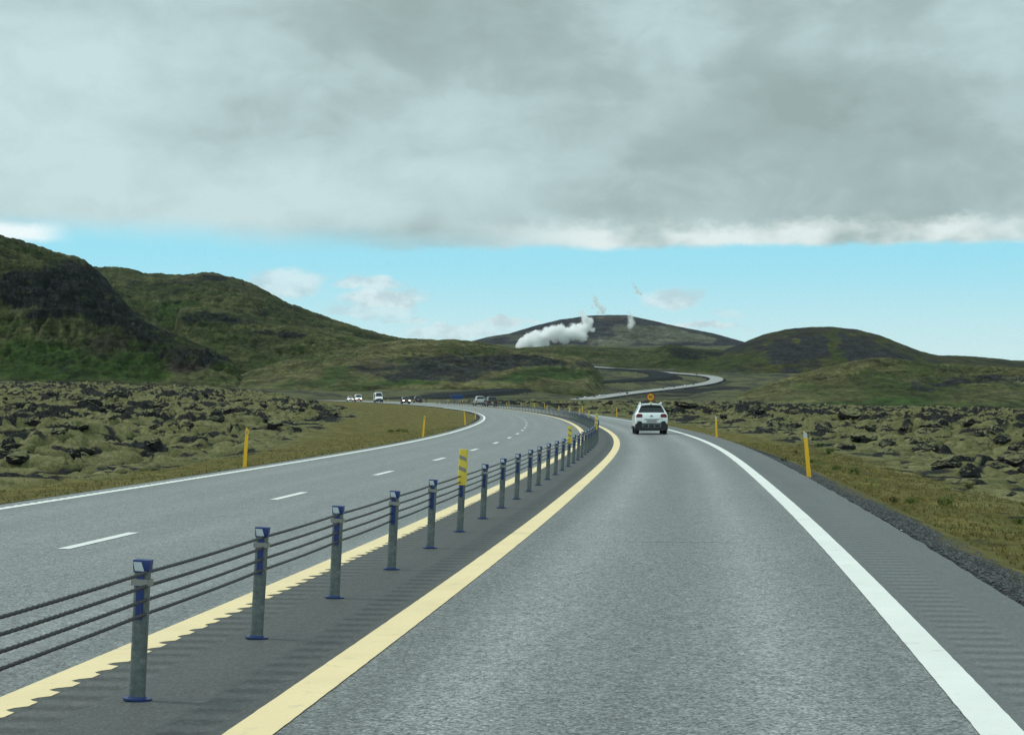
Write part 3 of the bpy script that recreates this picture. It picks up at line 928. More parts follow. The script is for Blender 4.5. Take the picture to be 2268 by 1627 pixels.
def berm(name, path, half, toe, drop, top_mat, side_mat, label, side_label, tilt):
    """raised road: a top strip and sloping dark sides"""
    P = np.array(path); T = np.gradient(P[:, :2], axis=0); T /= np.linalg.norm(T, axis=1)[:, None]
    Nn = np.stack([T[:, 1], -T[:, 0]], -1); m_ = len(P)
    v1, v2 = [], []
    for i in range(m_):
        x, y, z = P[i]; nx, ny = Nn[i]
        # cross fall follows the hillside so that the carriageway lies on the slope
        for w in np.linspace(-half, half, 5):
            v1.append((x + nx * w, y + ny * w, z + tilt * (ny * w) + .25))
        for w, zz_ in ((-half - toe, -drop), (-half, .15), (half, .15), (half + toe, -drop)):
            v2.append((x + nx * w, y + ny * w, z + tilt * (ny * w) + zz_))
    a = mesh_np(name, v1, grid_faces(m_, 5), top_mat); tag(a, label, None, None, 'structure')
    b = mesh_np('embankment', v2, grid_faces(m_, 4), side_mat, smooth=False); tag(b, side_label, None, None, 'structure')
    return a


berm('far_road', far_path, 8.5, 26, 8.0, M_FARROAD, M_EMB, 'pale distant road bending up the plain', 'dark embankment below the distant road', .09)
berm('gravel_road', gpath, 14, 12, 4.0, M_GRAVROAD, M_EMB, 'dark gravel road winding below the hill', 'dark gravel bank of the road below the hill', .09)

# ------------------------------------------------------------------ cable barrier
M_GALV = None


def galvanised():
    m, t, b = new_mat('galvanised_steel')
    tc = t.n('ShaderNodeTexCoord').outputs['Object']
    n = t.noise(tc, 26, 4, .65); n2 = t.noise(t.vm('MULTIPLY', tc, (1, 1, .25)), 40, 3)
    c = t.ramp(n, [(.3, (.080, .095, .095)), (.55, (.130, .150, .147)), (.75, (.21, .23, .225))])
    c = t.mix(1.0, c, t.m('MULTIPLY_ADD', n2, .5, .75), 'MULTIPLY')
    t.put(b.inputs['Base Color'], c)
    b.inputs['Metallic'].default_value = .35; b.inputs['Roughness'].default_value = .52
    return m


M_GALV = galvanised()
M_BLUE = simple('blue_plastic', (.006, .025, .15), .42, var=.12)
M_BLUEF = simple('blue_flange', (.008, .028, .13), .38, var=.2)
M_REFL = simple('silver_reflector', (.48, .52, .54), .30, var=.08)
M_STRAP = simple('grey_strap', (.25, .245, .225), .6, var=.1)
M_ROPE = simple('dark_wire_rope', (.040, .036, .040), .5, .3, var=.3, scale=60)
M_SLEEVE = simple('yellow_sleeve', (.66, .50, .05), .5, var=.08)
M_BAND = simple('grey_reflective_band', (.22, .215, .19), .4, var=.15)
M_STIK = simple('orange_yellow_plastic', (.92, .49, .014), .5, var=.08)
M_STIKR = simple('white_reflector', (.55, .55, .52), .35, var=.1)
M_DARKP = simple('dark_plastic', (.02, .02, .02), .6)

PITCH = 2.62
D0 = 9.9
T_POST = -.84
PH = .78


def superellipse(a, b, n=20, e=3.2):
    out = []
    for i in range(n):
        th = 2 * math.pi * i / n
        c, s_ = math.cos(th), math.sin(th)
        out.append((a * math.copysign(abs(c) ** (2 / e), c), b * math.copysign(abs(s_) ** (2 / e), s_)))
    return out


def build_post(marker=False):
    root = empty('barrier_marker_post' if marker else 'barrier_post')
    top = .62 if marker else .72
    MB().prism(superellipse(.0435, .030), 'z', 0.012, top).build('post', M_GALV, root)
    # flange plate with a collar
    MB().cyl((0, 0), .082, .004, .014, n=28, sx=1, sy=.8).cyl((0, 0), .054, .014, .024, n=24, sy=.8, r2=.050).build('flange', M_BLUEF, root)
    MB().box((0, -.0335, .575), (.040, .006, .25)).box((0, .0335, .575), (.040, .006, .25)).build('cable_insert', M_BLUE, root)
    if not marker:
        c = MB().box((0, 0, .744), (.086, .066, .070), taper=(1.14, 1.05), bev=.004).build('cap', M_BLUE, root)
        MB().add([(-.032, -.0385, .718), (.022, -.0385, .718), (.004, -.0392, .768), (-.043, -.0392, .768)], [[0, 1, 2, 3]]).build('reflector', M_REFL, c)
        MB().box((0, -.0350, .655), (.098, .006, .036)).box((0, .0350, .655), (.098, .006, .036)) \
            .box((-.0490, 0, .655), (.004, .076, .036)).box((.0490, 0, .655), (.004, .076, .036)).build('strap', M_STRAP, root)
    else:
        sl = MB().prism(superellipse(.056, .038, 20, 4.0), 'z', .60, 1.055).build('sleeve', M_SLEEVE, root)
        for zc in (.955, .815):
            for sgn in (-1, 1):
                y = sgn * .0388
                MB().prism([(-.046, zc + .030), (-.046, zc - .018), (.046, zc - .052), (.046, zc - .004)], 'y', y - .0014, y + .0014).build('reflective_band', M_BAND, sl)
    return root


post0 = build_post(False); mark0 = build_post(True)
GP = 'posts of the cable barrier between the carriageways'
GM = 'yellow marker posts of the cable barrier'
ordinals = ['nearest', 'second nearest', 'third nearest', 'fourth nearest', 'fifth nearest']
post_ds = [D0 + PITCH * k for k in range(-1, 150)]
np_, nm_ = 0, 0
post_ds = [d for d in post_ds if d < 400]
used_p = used_m = False
for i, d in enumerate(post_ds):
    k = i - 1
    is_m = (k >= 5 and (k - 5) % 9 == 0)
    if k < 0:
        continue
    if is_m:
        o = copy_tree(mark0) if used_m else mark0
        used_m = True
    else:
        o = copy_tree(post0) if used_p else post0
        used_p = True
    p = road_pt(d, T_POST - max(0, .030 * (1 - (d - 9.9) / 8)) + (.025 if 17 < d < 36 else 0), .004)
    o.location = p
    o.rotation_euler = (random.uniform(-.006, .006), math.radians(2.9 + random.uniform(-.45, .45)), -math.atan(float(SL(d))) + random.uniform(-.05, .05))
    if is_m:
        if nm_ < 3:
            lab = ['nearest yellow sleeve with two grey slanted bands on a barrier post', 'second nearest yellow banded sleeve on a barrier post', 'third nearest yellow banded sleeve, where the barrier starts to bend left'][nm_]
        else:
            lab = 'small yellow sleeve on a far barrier post beyond the bend'
        nm_ += 1
        tag(o, lab, 'marker post', GM)
    else:
        if np_ < 5:
            lab = ordinals[np_] + ' galvanised steel barrier post with a blue cap and blue foot'
        elif d < 60:
            lab = 'galvanised blue-capped barrier post in the near row, past the fifth'
        else:
            lab = 'small galvanised barrier post in the distant dense row along the bend'
        np_ += 1
        tag(o, lab, 'barrier post', GP)

# wire ropes, three visible strands near the viewpoint
for ci, (zc, nm) in enumerate(((.716, 'topmost'), (.640, 'second from the top'), (.563, 'third from the top'), (.486, 'lowest'))):
    d = 2.0; v = []; f = []; ring = 9; ph = ci * 1.3
    prev = None
    sta = []
    while d < 400:
        sta.append(d); d += .022 if d < 30 else (.15 if d < 60 else 1.2)
    lean = math.sin(math.radians(2.9)) * zc
    sta = np.array(sta); sl = SL(sta); nn = np.sqrt(1 + sl * sl)
    span = ((sta - D0) / PITCH) % 1.0
    sag = -.006 * 4 * span * (1 - span)
    bx = XR(sta) + (T_POST + lean) / nn; by = sta - (T_POST + lean) * sl / nn; bz = ZR(sta) + zc * .9987 + sag
    for q in range(ring):
        th = 2 * math.pi * q / ring
        tw = 2 * math.pi * sta / .20 + ph
        near = np.clip((60 - sta) / 15, 0, 1)
        rr = .0092 * (1 + .26 * near * np.cos(3 * (th - tw)))
        v.append(np.stack([bx + rr * np.cos(th), by + 0 * rr, bz + rr * np.sin(th)], -1))
    V = np.stack(v, 1); n_ = len(sta)
    i0 = np.arange(n_ - 1)[:, None] * ring; q0 = np.arange(ring)[None]; q1 = (q0 + 1) % ring
    Fc = np.stack([i0 + q0, i0 + q1, i0 + ring + q1, i0 + ring + q0], -1).reshape(-1, 4)
    o = mesh_np('wire_rope', V.reshape(-1, 3), Fc, M_ROPE)
    tag(o, nm + ' twisted wire rope of the median barrier', 'wire rope', 'wire ropes of the median barrier')

# ------------------------------------------------------------------ delineator posts
def gz(x, y):
    return float(ground(np.array([x]), np.array([y]))[0][0])


def build_stik(cap):
    root = empty('delineator_post')
    w0, w1, dep, h = .052, .040, .022, 1.06
    prof = [(-w0, -.15), (w0, -.15), (w1, h - .06), (-w1, h)]
    v = []
    for yy, k in ((-dep, 1), (dep, .75)):
        v += [(x * k, yy, z) for x, z in prof]
    MB().add(v, [[0, 1, 2, 3], [7, 6, 5, 4], [0, 4, 5, 1], [1, 5, 6, 2], [2, 6, 7, 3], [3, 7, 4, 0]]).build('blade', M_STIK, root)
    if cap:
        MB().add([(-.0435, -dep - .002, .90), (.0425, -dep - .002, .90), (.040, -dep - .002, .995), (-.040, -dep - .002, 1.052)] +
                 [(-.0435, -dep + .004, .90), (.0425, -dep + .004, .90), (.040, -dep + .004, .995), (-.040, -dep + .004, 1.052)],
                 [[0, 1, 2, 3], [7, 6, 5, 4], [0, 4, 5, 1], [1, 5, 6, 2], [2, 6, 7, 3], [3, 7, 4, 0]]).build('reflector', M_STIKR, root)
    else:
        MB().box((0, -dep - .001, .93), (.028, .004, .11)).build('reflector', M_BAND, root)
    return root


stl = build_stik(False); strr = build_stik(True)
left_st = [(548, 1037, 4, 'orange-yellow delineator post on the left verge, the nearest of that row'), (941.6, 967.5, 5, 'yellow delineator post leaning right on the inside of the left bend, second of that row'),
           (1032.7, 939.4, -4, 'yellow delineator post leaning left near the tip of the left bend'), (1041, 924.8, 0, 'thin orange post just past the tip of the left bend'),
           (1014, 916, 0, 'thin orange post past the bend, below the two grey cars'), (971, 906.6, 0, 'thin orange post on the left verge, right of the dark red car'),
           (918.5, 901.6, 0, 'thin orange post on the left verge, beside the dark red car'), (858.5, 895.5, 0, 'thin orange post on the left verge, beside the tall white van'),
           (794.6, 892.7, 0, 'thin orange post on the left verge, before the white and orange van')]
right_st = [(1782, 1055, -5, 'big orange-yellow delineator post with a grey top on the right gravel edge'), (1580, 970, -2, 'orange-yellow delineator post on the right, behind the biggest one'),
            (1367, 922, 0, 'orange delineator post left of the white car ahead')]


def solve_side(px, t):
    ds = np.linspace(25, 520, 4000)
    sl_ = SL(ds); nn_ = np.sqrt(1 + sl_ ** 2)
    X = XR(ds) + t / nn_; Y = ds - t * sl_ / nn_
    u = CX + F * X / Y
    return ds, u


first = {}
for lst, proto, t, grp in ((left_st, stl, T_LE - .45, 'delineator posts along the left verge'), (right_st, strr, T_RE + .14, 'delineator posts along the right verge')):
    for (px, py, lean, lab) in lst:
        ds, u = solve_side(px, t)
        sl_ = SL(ds); nn_ = np.sqrt(1 + sl_ ** 2)
        Y = ds - t * sl_ / nn_
        v = HY + F * (EYE - ZR(ds)) / Y
        i = int(np.argmin((u - px) ** 2 + ((v - py) * 2.5) ** 2))
        p = road_pt(float(ds[i]), t)
        o = proto if id(proto) not in first else copy_tree(proto)
        first[id(proto)] = 1
        o.location = (p[0], p[1], gz(p[0], p[1]))
        o.rotation_euler = (0, math.radians(lean), -math.atan(float(SL(ds[i]))))
        tag(o, lab, 'delineator post', grp)
for d, lab in ((232, 'orange post on the right verge seen over the barrier bend'), (282, 'small orange post on the right verge right of the black car'), (330, 'small orange post beside the black car'), (378, 'small orange post left of the white and black cars'), (425, 'small orange post beside the blue board'), (470, 'small orange post between the dark cars')):
    p = road_pt(d, T_RE + .3)
    o = copy_tree(strr); o.location = (p[0], p[1], gz(p[0], p[1])); o.rotation_euler = (0, 0, -math.atan(float(SL(d))))
    tag(o, lab, 'delineator post', 'delineator posts along the right verge')

# ------------------------------------------------------------------ road signs
M_POLE = simple('grey_pole', (.30, .31, .31), .45, .5)
M_SIGNY = simple('sign_yellow', (.78, .40, .02), .45, var=.06)
M_SIGNY2 = simple('sign_pale_yellow', (.72, .58, .09), .45, var=.06)
M_SIGNR = simple('sign_red', (.30, .018, .010), .45, var=.1)
M_SIGNK = simple('sign_black', (.012, .012, .012), .5)
M_SIGNB = simple('sign_blue', (.010, .040, .155), .5, var=.12)
M_SIGNB2 = simple('sign_blue_edge', (.035, .12, .28), .5, var=.12)
sx_, sy_, _ = unproj(1441.0, 900, 176)
sz_ = gz(sx_, sy_)
sg = empty('speed_sign', (sx_, sy_, sz_))
tag(sg, 'round yellow 90 speed sign with a red rim above the white car', 'road sign')
zc = EYE + 23.0 / F * 176 - sz_
MB().cyl((0, 0), .035, -.4, zc + .3, n=12).build('pole', M_POLE, sg)
disc = MB().cyl((0, zc), .405, -.050, -.042, axis='y', n=48).build('sign_rim', M_SIGNR, sg)
MB().cyl((0, zc), .315, -.056, -.049, axis='y', n=48).build('sign_face', M_SIGNY, disc)
fc_ = bpy.data.curves.new('digits', 'FONT'); fc_.body = '90'; fc_.size = .40; fc_.align_x = 'CENTER'; fc_.align_y = 'CENTER'; fc_.extrude = .003; fc_.offset = .008
fo = bpy.data.objects.new('digits', fc_); fo.location = (0, -.060, zc); fo.rotation_euler = (math.radians(90), 0, 0); fc_.materials.append(M_SIGNK)
me_ = bpy.data.meshes.new_from_object(fo); me_.materials.clear(); me_.materials.append(M_SIGNK)
do = bpy.data.objects.new('digits', me_); do.location = fo.location; do.rotation_euler = fo.rotation_euler; link(do, disc)
bpy.data.objects.remove(fo)
dz_ = EYE + 14.0 / F * 176 - sz_ - .62
dm = MB().prism([(-.62, dz_), (0, dz_ - .62), (.62, dz_), (0, dz_ + .62)], 'y', -.052, -.044).build('warning_plate', M_SIGNY2, sg)
MB().prism([(-.16, dz_ - .2), (.16, dz_ - .2), (.16, dz_ + .1), (.10, dz_ + .32), (-.06, dz_ + .36), (-.16, dz_ + .1)], 'y', -.057, -.051).build('symbol', simple('sign_olive', (.22, .20, .05), .5), dm)

bx_, by_, _ = unproj(1011.5, 880, 425)
bz_ = gz(bx_, by_)
bs = empty('information_board', (bx_, by_, bz_), (0, 0, .10))
tag(bs, 'small dark blue information board on posts beyond the barrier', 'road sign')
zt = EYE + 28.5 / F * 425 - bz_; zb_ = EYE + 18.3 / F * 425 - bz_
pn = MB().box((0, 0, (zt + zb_) / 2), (2.75, .05, zt - zb_), bev=.02).build('panel', M_SIGNB, bs)
MB().box((0, -.03, zt - .05), (2.75, .03, .09)).box((0, -.03, zb_ + .05), (2.75, .03, .09)).box((-1.33, -.03, (zt + zb_) / 2), (.08, .028, zt - zb_ - .18)).box((1.33, -.03, (zt + zb_) / 2), (.08, .028, zt - zb_ - .18)).box((0, -.03, zt - .38), (2.5, .026, .06)).build('border', M_SIGNB2, pn)
for xx in (-1.0, 1.0):
    MB().cyl((xx, .06), .05, -.4, zt - .1, n=10).build('post', M_POLE, bs)

# ------------------------------------------------------------------ vehicles
M_TYRE = simple('tyre_rubber', (.012, .012, .013), .8)
M_RIM = simple('wheel_rim', (.20, .21, .22), .35, .7)
M_BLACKP = simple('black_cladding', (.010, .011, .013), .55)
M_GLASS = simple('dark_car_glass', (.010, .014, .016), .06, var=.3, spec=.6)
M_WHITEC = simple('white_car_paint', (.88, .90, .90), .28, var=.02, coat=.6)
M_TAIL = simple('red_tail_lamp', (.16, .006, .018), .22, var=.3, scale=20)
M_PLATE = simple('number_plate', (.42, .43, .42), .5, var=.1)
M_HEAD = simple('lit_headlamp', (.9, .9, .85), .2, emit=((1.0, .93, .80), 5.0))
M_HEADO = simple('white_headlamp', (.55, .57, .58), .15)
M_GREYD = simple('grey_diffuser', (.12, .13, .14), .5)


def paintmat(name, c):
    return simple(name, c, .28, var=.03, coat=.5)


class Body:
    def __init__(self, st):
        self.st = st

    def ring(self, y):
        s = self.st
        i = 0
        while i < len(s) - 2 and y > s[i + 1][0]:
            i += 1
        k = (y - s[i][0]) / (s[i + 1][0] - s[i][0]); k = min(1, max(0, k))
        w, zb, zl, wr, zr = (a + (b - a) * k for a, b in zip(s[i][1:], s[i + 1][1:]))
        H = zl - zb
        g = zr - zl
        half = [(0, zb), (.80 * w, zb), (.95 * w, zb + .10 * min(1, H)), (w, zb + .45 * H), (.985 * w, zl - .12 * H), (.95 * w, zl),
                (wr + .02, zl + g * .80 if g > .2 else zl + g * .55), (.90 * wr, zl + g * .965), (.5 * wr, zr), (0, zr + .015)]
        return half

    def mesh(self, mb, mi=0):
        ys = [q[0] for q in self.st]
        rings = []
        for y in ys:
            h = self.ring(y)
            rings.append([(x, y, z) for x, z in h] + [(-x, y, z) for x, z in h[-2:0:-1]])
        n = len(rings[0])
        v = [p for r in rings for p in r]
        f = [[i * n + k, i * n + (k + 1) % n, (i + 1) * n + (k + 1) % n, (i + 1) * n + k] for i in range(len(rings) - 1) for k in range(n)]
        f += [list(range(n)), [(len(rings) - 1) * n + k for k in range(n)][::-1]]
        mb.add(v, f, mi)

    def side_glass(self, mb, y0, y1, lo=.10, hi=.92, off=.014, mi=0, cuts=()):
        for sgn in (-1, 1):
            segs = []
            ys = sorted([y0, y1] + [q[0] for q in self.st if y0 < q[0] < y1])
            pts = []
            for y in ys:
                h = self.ring(y)
                a, b = Vector((h[5][0], 0, h[5][1])), Vector((h[6][0], 0, h[6][1]))
                for kk in (lo, hi):
                    p = a.lerp(b, kk)
                    pts.append((sgn * (p.x + off), y, p.z))
            f = [[2 * i, 2 * i + 1, 2 * i + 3, 2 * i + 2] for i in range(len(ys) - 1)]
            mb.add(pts, f, mi)

    def slope_glass(self, mb, y0, y1, lo=.06, hi=.94, off=.014, wid=.93, mi=0):
        """windscreen or rear window on the sloping top between y0 and y1"""
        ys = [y0 + (y1 - y0) * q for q in np.linspace(lo, hi, 5)]
        for y in sorted([q[0] for q in self.st if min(y0, y1) < q[0] < max(y0, y1)]):
            ys.append(y)
        ys = sorted(ys)
        a = self.ring(y0)[8][1]; b = self.ring(y1)[8][1]
        nrm = Vector((0, -(b - a), (y1 - y0))).normalized()
        if nrm.z < 0:
            nrm = -nrm
        pts = []
        for y in ys:
            h = self.ring(y)
            xs = [h[6][0] * wid, h[7][0] * .98 * wid, h[8][0], 0]
            zs = [h[6][1] + .35 * (h[7][1] - h[6][1]), h[7][1], h[8][1], h[9][1]]
            row = [(x, z) for x, z in zip(xs, zs)]
            row = row + [(-x, z) for x, z in row[-2::-1]]
            for x, z in row:
                pts.append((x, y + nrm.y * off, z + nrm.z * off + .004))
        n = 7
        f = [[i * n + k, i * n + k + 1, (i + 1) * n + k + 1, (i + 1) * n + k] for i in range(len(ys) - 1) for k in range(n - 1)]
        mb.add(pts, f, mi)


def wheel(parent, x, y, r=.34, w=.22):
    s = 1 if x > 0 else -1
    root = MB()
    prof = [(r * .62, -w / 2), (r * .93, -w / 2), (r, -w * .36), (r, w * .36), (r * .93, w / 2), (r * .62, w / 2)]
    n = 28
    v = []; f = []
    for i in range(n):
        th = 2 * math.pi * i / n
        for rr, xx in prof:
            v.append((x + xx, y + rr * math.cos(th), r + rr * math.sin(th)))
    k = len(prof)
    for i in range(n):
        for j in range(k):
            f.append([i * k + j, i * k + (j + 1) % k, ((i + 1) % n) * k + (j + 1) % k, ((i + 1) % n) * k + j])
    t_ = root.add(v, f).build('wheel', M_TYRE, parent)
    rm = MB().cyl((y, r), r * .63, x - w * .30, x + w * .30, axis='x', n=24)
    for q in range(5):
        th = 2 * math.pi * q / 5
        cy, cz = y + r * .36 * math.cos(th), r + r * .36 * math.sin(th)
        rm.box((x + s * w * .33, cy, cz), (w * .2, r * .20, r * .20))
    rm.build('rim', M_RIM, t_)
    return t_


def place(root, d, t, away=True, yaw=0.0):
    p = road_pt(d, t, .006)
    root.location = p
    root.rotation_euler = (0, 0, -math.atan(float(SL(d))) + (0 if away else math.pi) + yaw)


def solve_d(px, t, lo=60, hi=640):
    ds = np.linspace(lo, hi, 6000); sl_ = SL(ds); nn_ = np.sqrt(1 + sl_ ** 2)
    u = CX + F * (XR(ds) + t / nn_) / (ds - t * sl_ / nn_)
    # the last crossing (beyond the bend)
    i = np.where(np.diff(np.sign(u - px)))[0]
    return float(ds[i[-1]]) if len(i) else None


# ---- the white crossover ahead
def white_crossover():
    root = empty('car')
    L = 4.15
    B = Body([(0.00, .775, .42, .96, .70, 1.00), (0.05, .815, .36, 1.04, .755, 1.09), (0.16, .84, .33, 1.07, .715, 1.20), (0.46, .86, .30, 1.06, .575, 1.485), (0.62, .865, .28, 1.05, .575, 1.545), (1.0, .875, .26, 1.04, .59, 1.575),
              (1.8, .88, .26, 1.02, .60, 1.58), (2.5, .88, .26, 1.00, .58, 1.52), (3.1, .87, .26, .98, .74, 1.06), (3.75, .84, .28, .90, .74, .96), (4.05, .78, .33, .80, .68, .85), (4.15, .68, .42, .70, .58, .74)])
    mb = MB(); B.mesh(mb)
    body = mb.build('body', M_WHITEC, root, sharp=50)
    g = MB().add([(-.675, .060, 1.125), (.675, .060, 1.125), (.525, .400, 1.455), (-.525, .400, 1.455), (0, .050, 1.12), (0, .392, 1.475)], [[0, 4, 5, 3], [4, 1, 2, 5]])
    g.add([(-.675, .078, 1.12), (.675, .078, 1.12), (.525, .418, 1.45), (-.525, .418, 1.45)], [[0, 1, 2, 3]])
    g.build('rear_window', M_GLASS, root)
    sp = MB().box((0, .42, 1.535), (1.04, .24, .045), taper=(.96, .9), bev=.015).build('roof_spoiler', M_WHITEC, root)
    MB().box((0, .296, 1.525), (.07, .012, .05)).build('brake_lamp', M_SIGNK, sp)
    mb = MB(); B.side_glass(mb, .62, 2.75); mb.build('side_window', M_GLASS, root)
    mb = MB(); B.slope_glass(mb, 3.1, 2.5); mb.build('windscreen', M_GLASS, root)
    for s in (-1, 1):
        MB().prism([(s * .47, .885), (s * .46, 1.00), (s * .52, 1.045), (s * .70, 1.055), (s * .775, .99), (s * .79, .88), (s * .74, .865), (s * .52, .865)], 'y', -.018, .12).build('tail_lamp', M_TAIL, root)
    blk = MB().prism([(-.83, .24), (-.83, .50), (-.755, .555), (-.70, .675), (-.545, .675), (-.465, .572), (.465, .572), (.545, .675), (.70, .675), (.755, .555), (.83, .50), (.83, .24), (.57, .18), (-.57, .18)], 'y', -.055, .28)
    bp = blk.build('rear_bumper', M_BLACKP, root)
    df = MB().prism([(-.50, .525), (.50, .525), (.45, .345), (-.45, .345)], 'y', -.066, -.050).build('diffuser', M_GREYD, bp)
    for x in (-.30, 0, .30):
        MB().box((x, -.066, .43), (.235, .012, .125), bev=.005).build('vent', M_BLACKP, df)
    MB().box((.60, -.060, .355), (.10, .012, .03)).build('reflector', M_TAIL, bp)
    pl = MB().box((0.01, -.022, .675), (.54, .030, .128), bev=.006).build('number_plate', M_PLATE, root)
    tk = MB()
    for xx, ww in ((-.22, .02), (-.14, .045), (-.09, .03), (-.05, .03), (.03, .03), (.10, .035), (.15, .02), (.20, .04)):
        tk.box((xx, -.039, .675), (ww, .004, .055))
    tk.build('plate_characters', simple('plate_dark', (.14, .14, .14), .6), pl)
    MB().box((0.0, -.016, .768), (.74, .05, .024)).build('tailgate_handle', M_BLACKP, root)
    em = MB()
    for zz in (.965, .925):
        em.add([(-.065, -.004, zz - .02), (0, -.004, zz + .028), (.065, -.004, zz - .02), (.065, -.004, zz - .042), (0, -.004, zz + .004), (-.065, -.004, zz - .042),
                (-.065, -.022, zz - .02), (0, -.022, zz + .028), (.065, -.022, zz - .02), (.065, -.022, zz - .042), (0, -.022, zz + .004), (-.065, -.022, zz - .042)],
               [[6, 7, 10, 11], [7, 8, 9, 10], [0, 1, 7, 6], [1, 2, 8, 7], [5, 4, 10, 11], [4, 3, 9, 10], [2, 3, 9, 8], [0, 5, 11, 6]])
    em.build('emblem', simple('dark_chrome', (.09, .09, .10), .3, .6), root)
    MB().box((.46, -.008, .80), (.22, .012, .014)).build('badge', M_GREYD, root)
    for s in (-1, 1):
        MB().sweep([(s * .525, .52, 1.535), (s * .53, .60, 1.598), (s * .545, 1.2, 1.625), (s * .545, 2.0, 1.615), (s * .53, 2.3, 1.565)], .028, 8).build('roof_rail', M_WHITEC, root)
        MB().box((s * .50, .545, 1.555), (.055, .16, .06)).build('rail_foot', M_BLACKP, root)
        MB().box((s * .95, 2.72, 1.08), (.20, .10, .14), bev=.03).build('mirror', M_BLACKP, root)
        MB().box((s * .865, 2.05, .33), (.06, 2.2, .16), bev=.02).build('sill', M_BLACKP, root)
    MB().cyl((0, .66), .022, 1.55, 1.615, n=10, r2=.012).build('antenna', M_SIGNK, root)
    for x in (-.715, .715):
        for y in (.72, 3.32):
            wheel(root, x, y, .345, .215)
    return root


car = white_crossover()
tag(car, 'white crossover car with red tail lamps and black bumper driving ahead in the right lane', 'car')
place(car, 92.5, 1.99, True, .012)


def vehicle(name, L, W, H, paint_m, kind='suv', front=True, lights=True, lower=None, hood=True, roof_m=None):
    """a car or van seen from far off: body, glazing, lamps, plate, mirrors, wheels. origin at the middle of the wheelbase"""
    root = empty(name)
    w = W / 2
    if kind == 'van':
        cow = H * .50
        st = [(0, w * .94, .45, H * .52, w * .86, H * .955), (.06, w * .98, .40, H * .52, w * .90, H * .985), (L * .62, w, .38, H * .52, w * .91, H), (L * .74, w, .38, H * .50, w * .82, H * .965), (L * .86, w * .98, .38, cow, w * .90, cow + .14), (L * .96, w * .94, .40, H * .42, w * .84, H * .45), (L, w * .86, .48, H * .34, w * .76, H * .37)]
        y_ws = (L * .86, L * .74); sg_ = (L * .56, L * .80)
        rw = (.0, .06)
    else:
        zl = H * .62
        st = [(0, w * .90, .45, zl * .92, w * .80, zl * .97), (.08, w * .96, .36, zl, w * .86, zl * 1.05), (.22, w * .98, .32, zl, w * .80, zl * 1.18), (.62, w, .28, zl * .99, w * .69, H * .965), (1.1, w, .26, zl * .98, w * .70, H * .995),
              (L * .45, w, .26, zl * .97, w * .70, H), (L * .60, w, .26, zl * .96, w * .67, H * .96), (L * .755, w * .99, .26, zl * .94, w * .84, zl * 1.01), (L * .92, w * .95, .28, zl * .84, w * .84, zl * .90), (L * .98, w * .88, .34, zl * .72, w * .76, zl * .77), (L, w * .80, .42, zl * .62, w * .68, zl * .66)]
        y_ws = (L * .755, L * .60); sg_ = (.62, L * .68)
    B = Body([(q[0] - L / 2,) + q[1:] for q in st])
    mb = MB(); B.mesh(mb)
    mb.build('body', paint_m, root, sharp=50)
    mb = MB(); B.slope_glass(mb, y_ws[0] - L / 2, y_ws[1] - L / 2, .05, .95); mb.build('windscreen', M_GLASS, root)
    mb = MB(); B.side_glass(mb, sg_[0] - L / 2, sg_[1] - L / 2); mb.build('side_window', M_GLASS, root)
    if kind != 'van':
        mb = MB(); B.slope_glass(mb, .10 - L / 2, .62 - L / 2, .08, .88); mb.build('rear_window', M_GLASS, root)
    yf = L / 2
    zb = H * (.30 if kind == 'van' else .36)
    lm = lower or M_BLACKP
    MB().prism([(-w * .90, .28), (-w * .93, zb * .95), (-w * .60, zb * 1.02), (w * .60, zb * 1.02), (w * .93, zb * .95), (w * .90, .28), (w * .5, .22), (-w * .5, .22)], 'y', yf - .38, yf + .03).build('front_bumper', lm, root)
    MB().prism([(-w * .88, .30), (-w * .92, zb), (w * .92, zb), (w * .88, .30)], 'y', -yf - .03, -yf + .3).build('rear_bumper', M_BLACKP, root)
    zh = H * (.37 if kind == 'van' else .435)
    MB().box((0, yf - .03, zh * .93), (w * .95, .10, .16 if kind != 'van' else .22), bev=.02).build('grille', M_BLACKP, root)
    for s in (-1, 1):
        MB().box((s * w * .70, yf - .10, zh), (w * .36, .24, .17), bev=.03).build('headlamp', M_HEAD if lights else M_HEADO, root)
        MB().box((s * w * .78, -yf + .02, H * .50), (w * .28, .10, .26 if kind != 'van' else .5), bev=.02).build('tail_lamp', M_TAIL, root)
        MB().box((s * (w + .09), y_ws[0] - L / 2 - .35, H * (.60 if kind != 'van' else .50)), (.20, .12, .16 if kind != 'van' else .30), bev=.03).build('mirror', M_BLACKP, root)
    MB().box((0, yf + .035, .50), (.52, .02, .12)).build('number_plate', M_PLATE, root)
    MB().box((0, -yf - .035, .70), (.52, .02, .12)).build('number_plate', M_PLATE, root)
    r = .36 if kind == 'van' else .345
    for x in (-w + .13, w - .13):
        for y in (-L * .31, L * .325):
            wheel(root, x, y, r, .23)
    return root


P_WHITE = M_WHITEC
P_RED = paintmat('dark_red_paint', (.050, .008, .012))
P_DARK = paintmat('dark_teal_paint', (.020, .030, .034))
P_BLACK = paintmat('black_paint', (.010, .010, .012))
P_SILVER = paintmat('silver_paint', (.42, .44, .44))
P_ORANGE = paintmat('orange_red_paint', (.34, .045, .012))

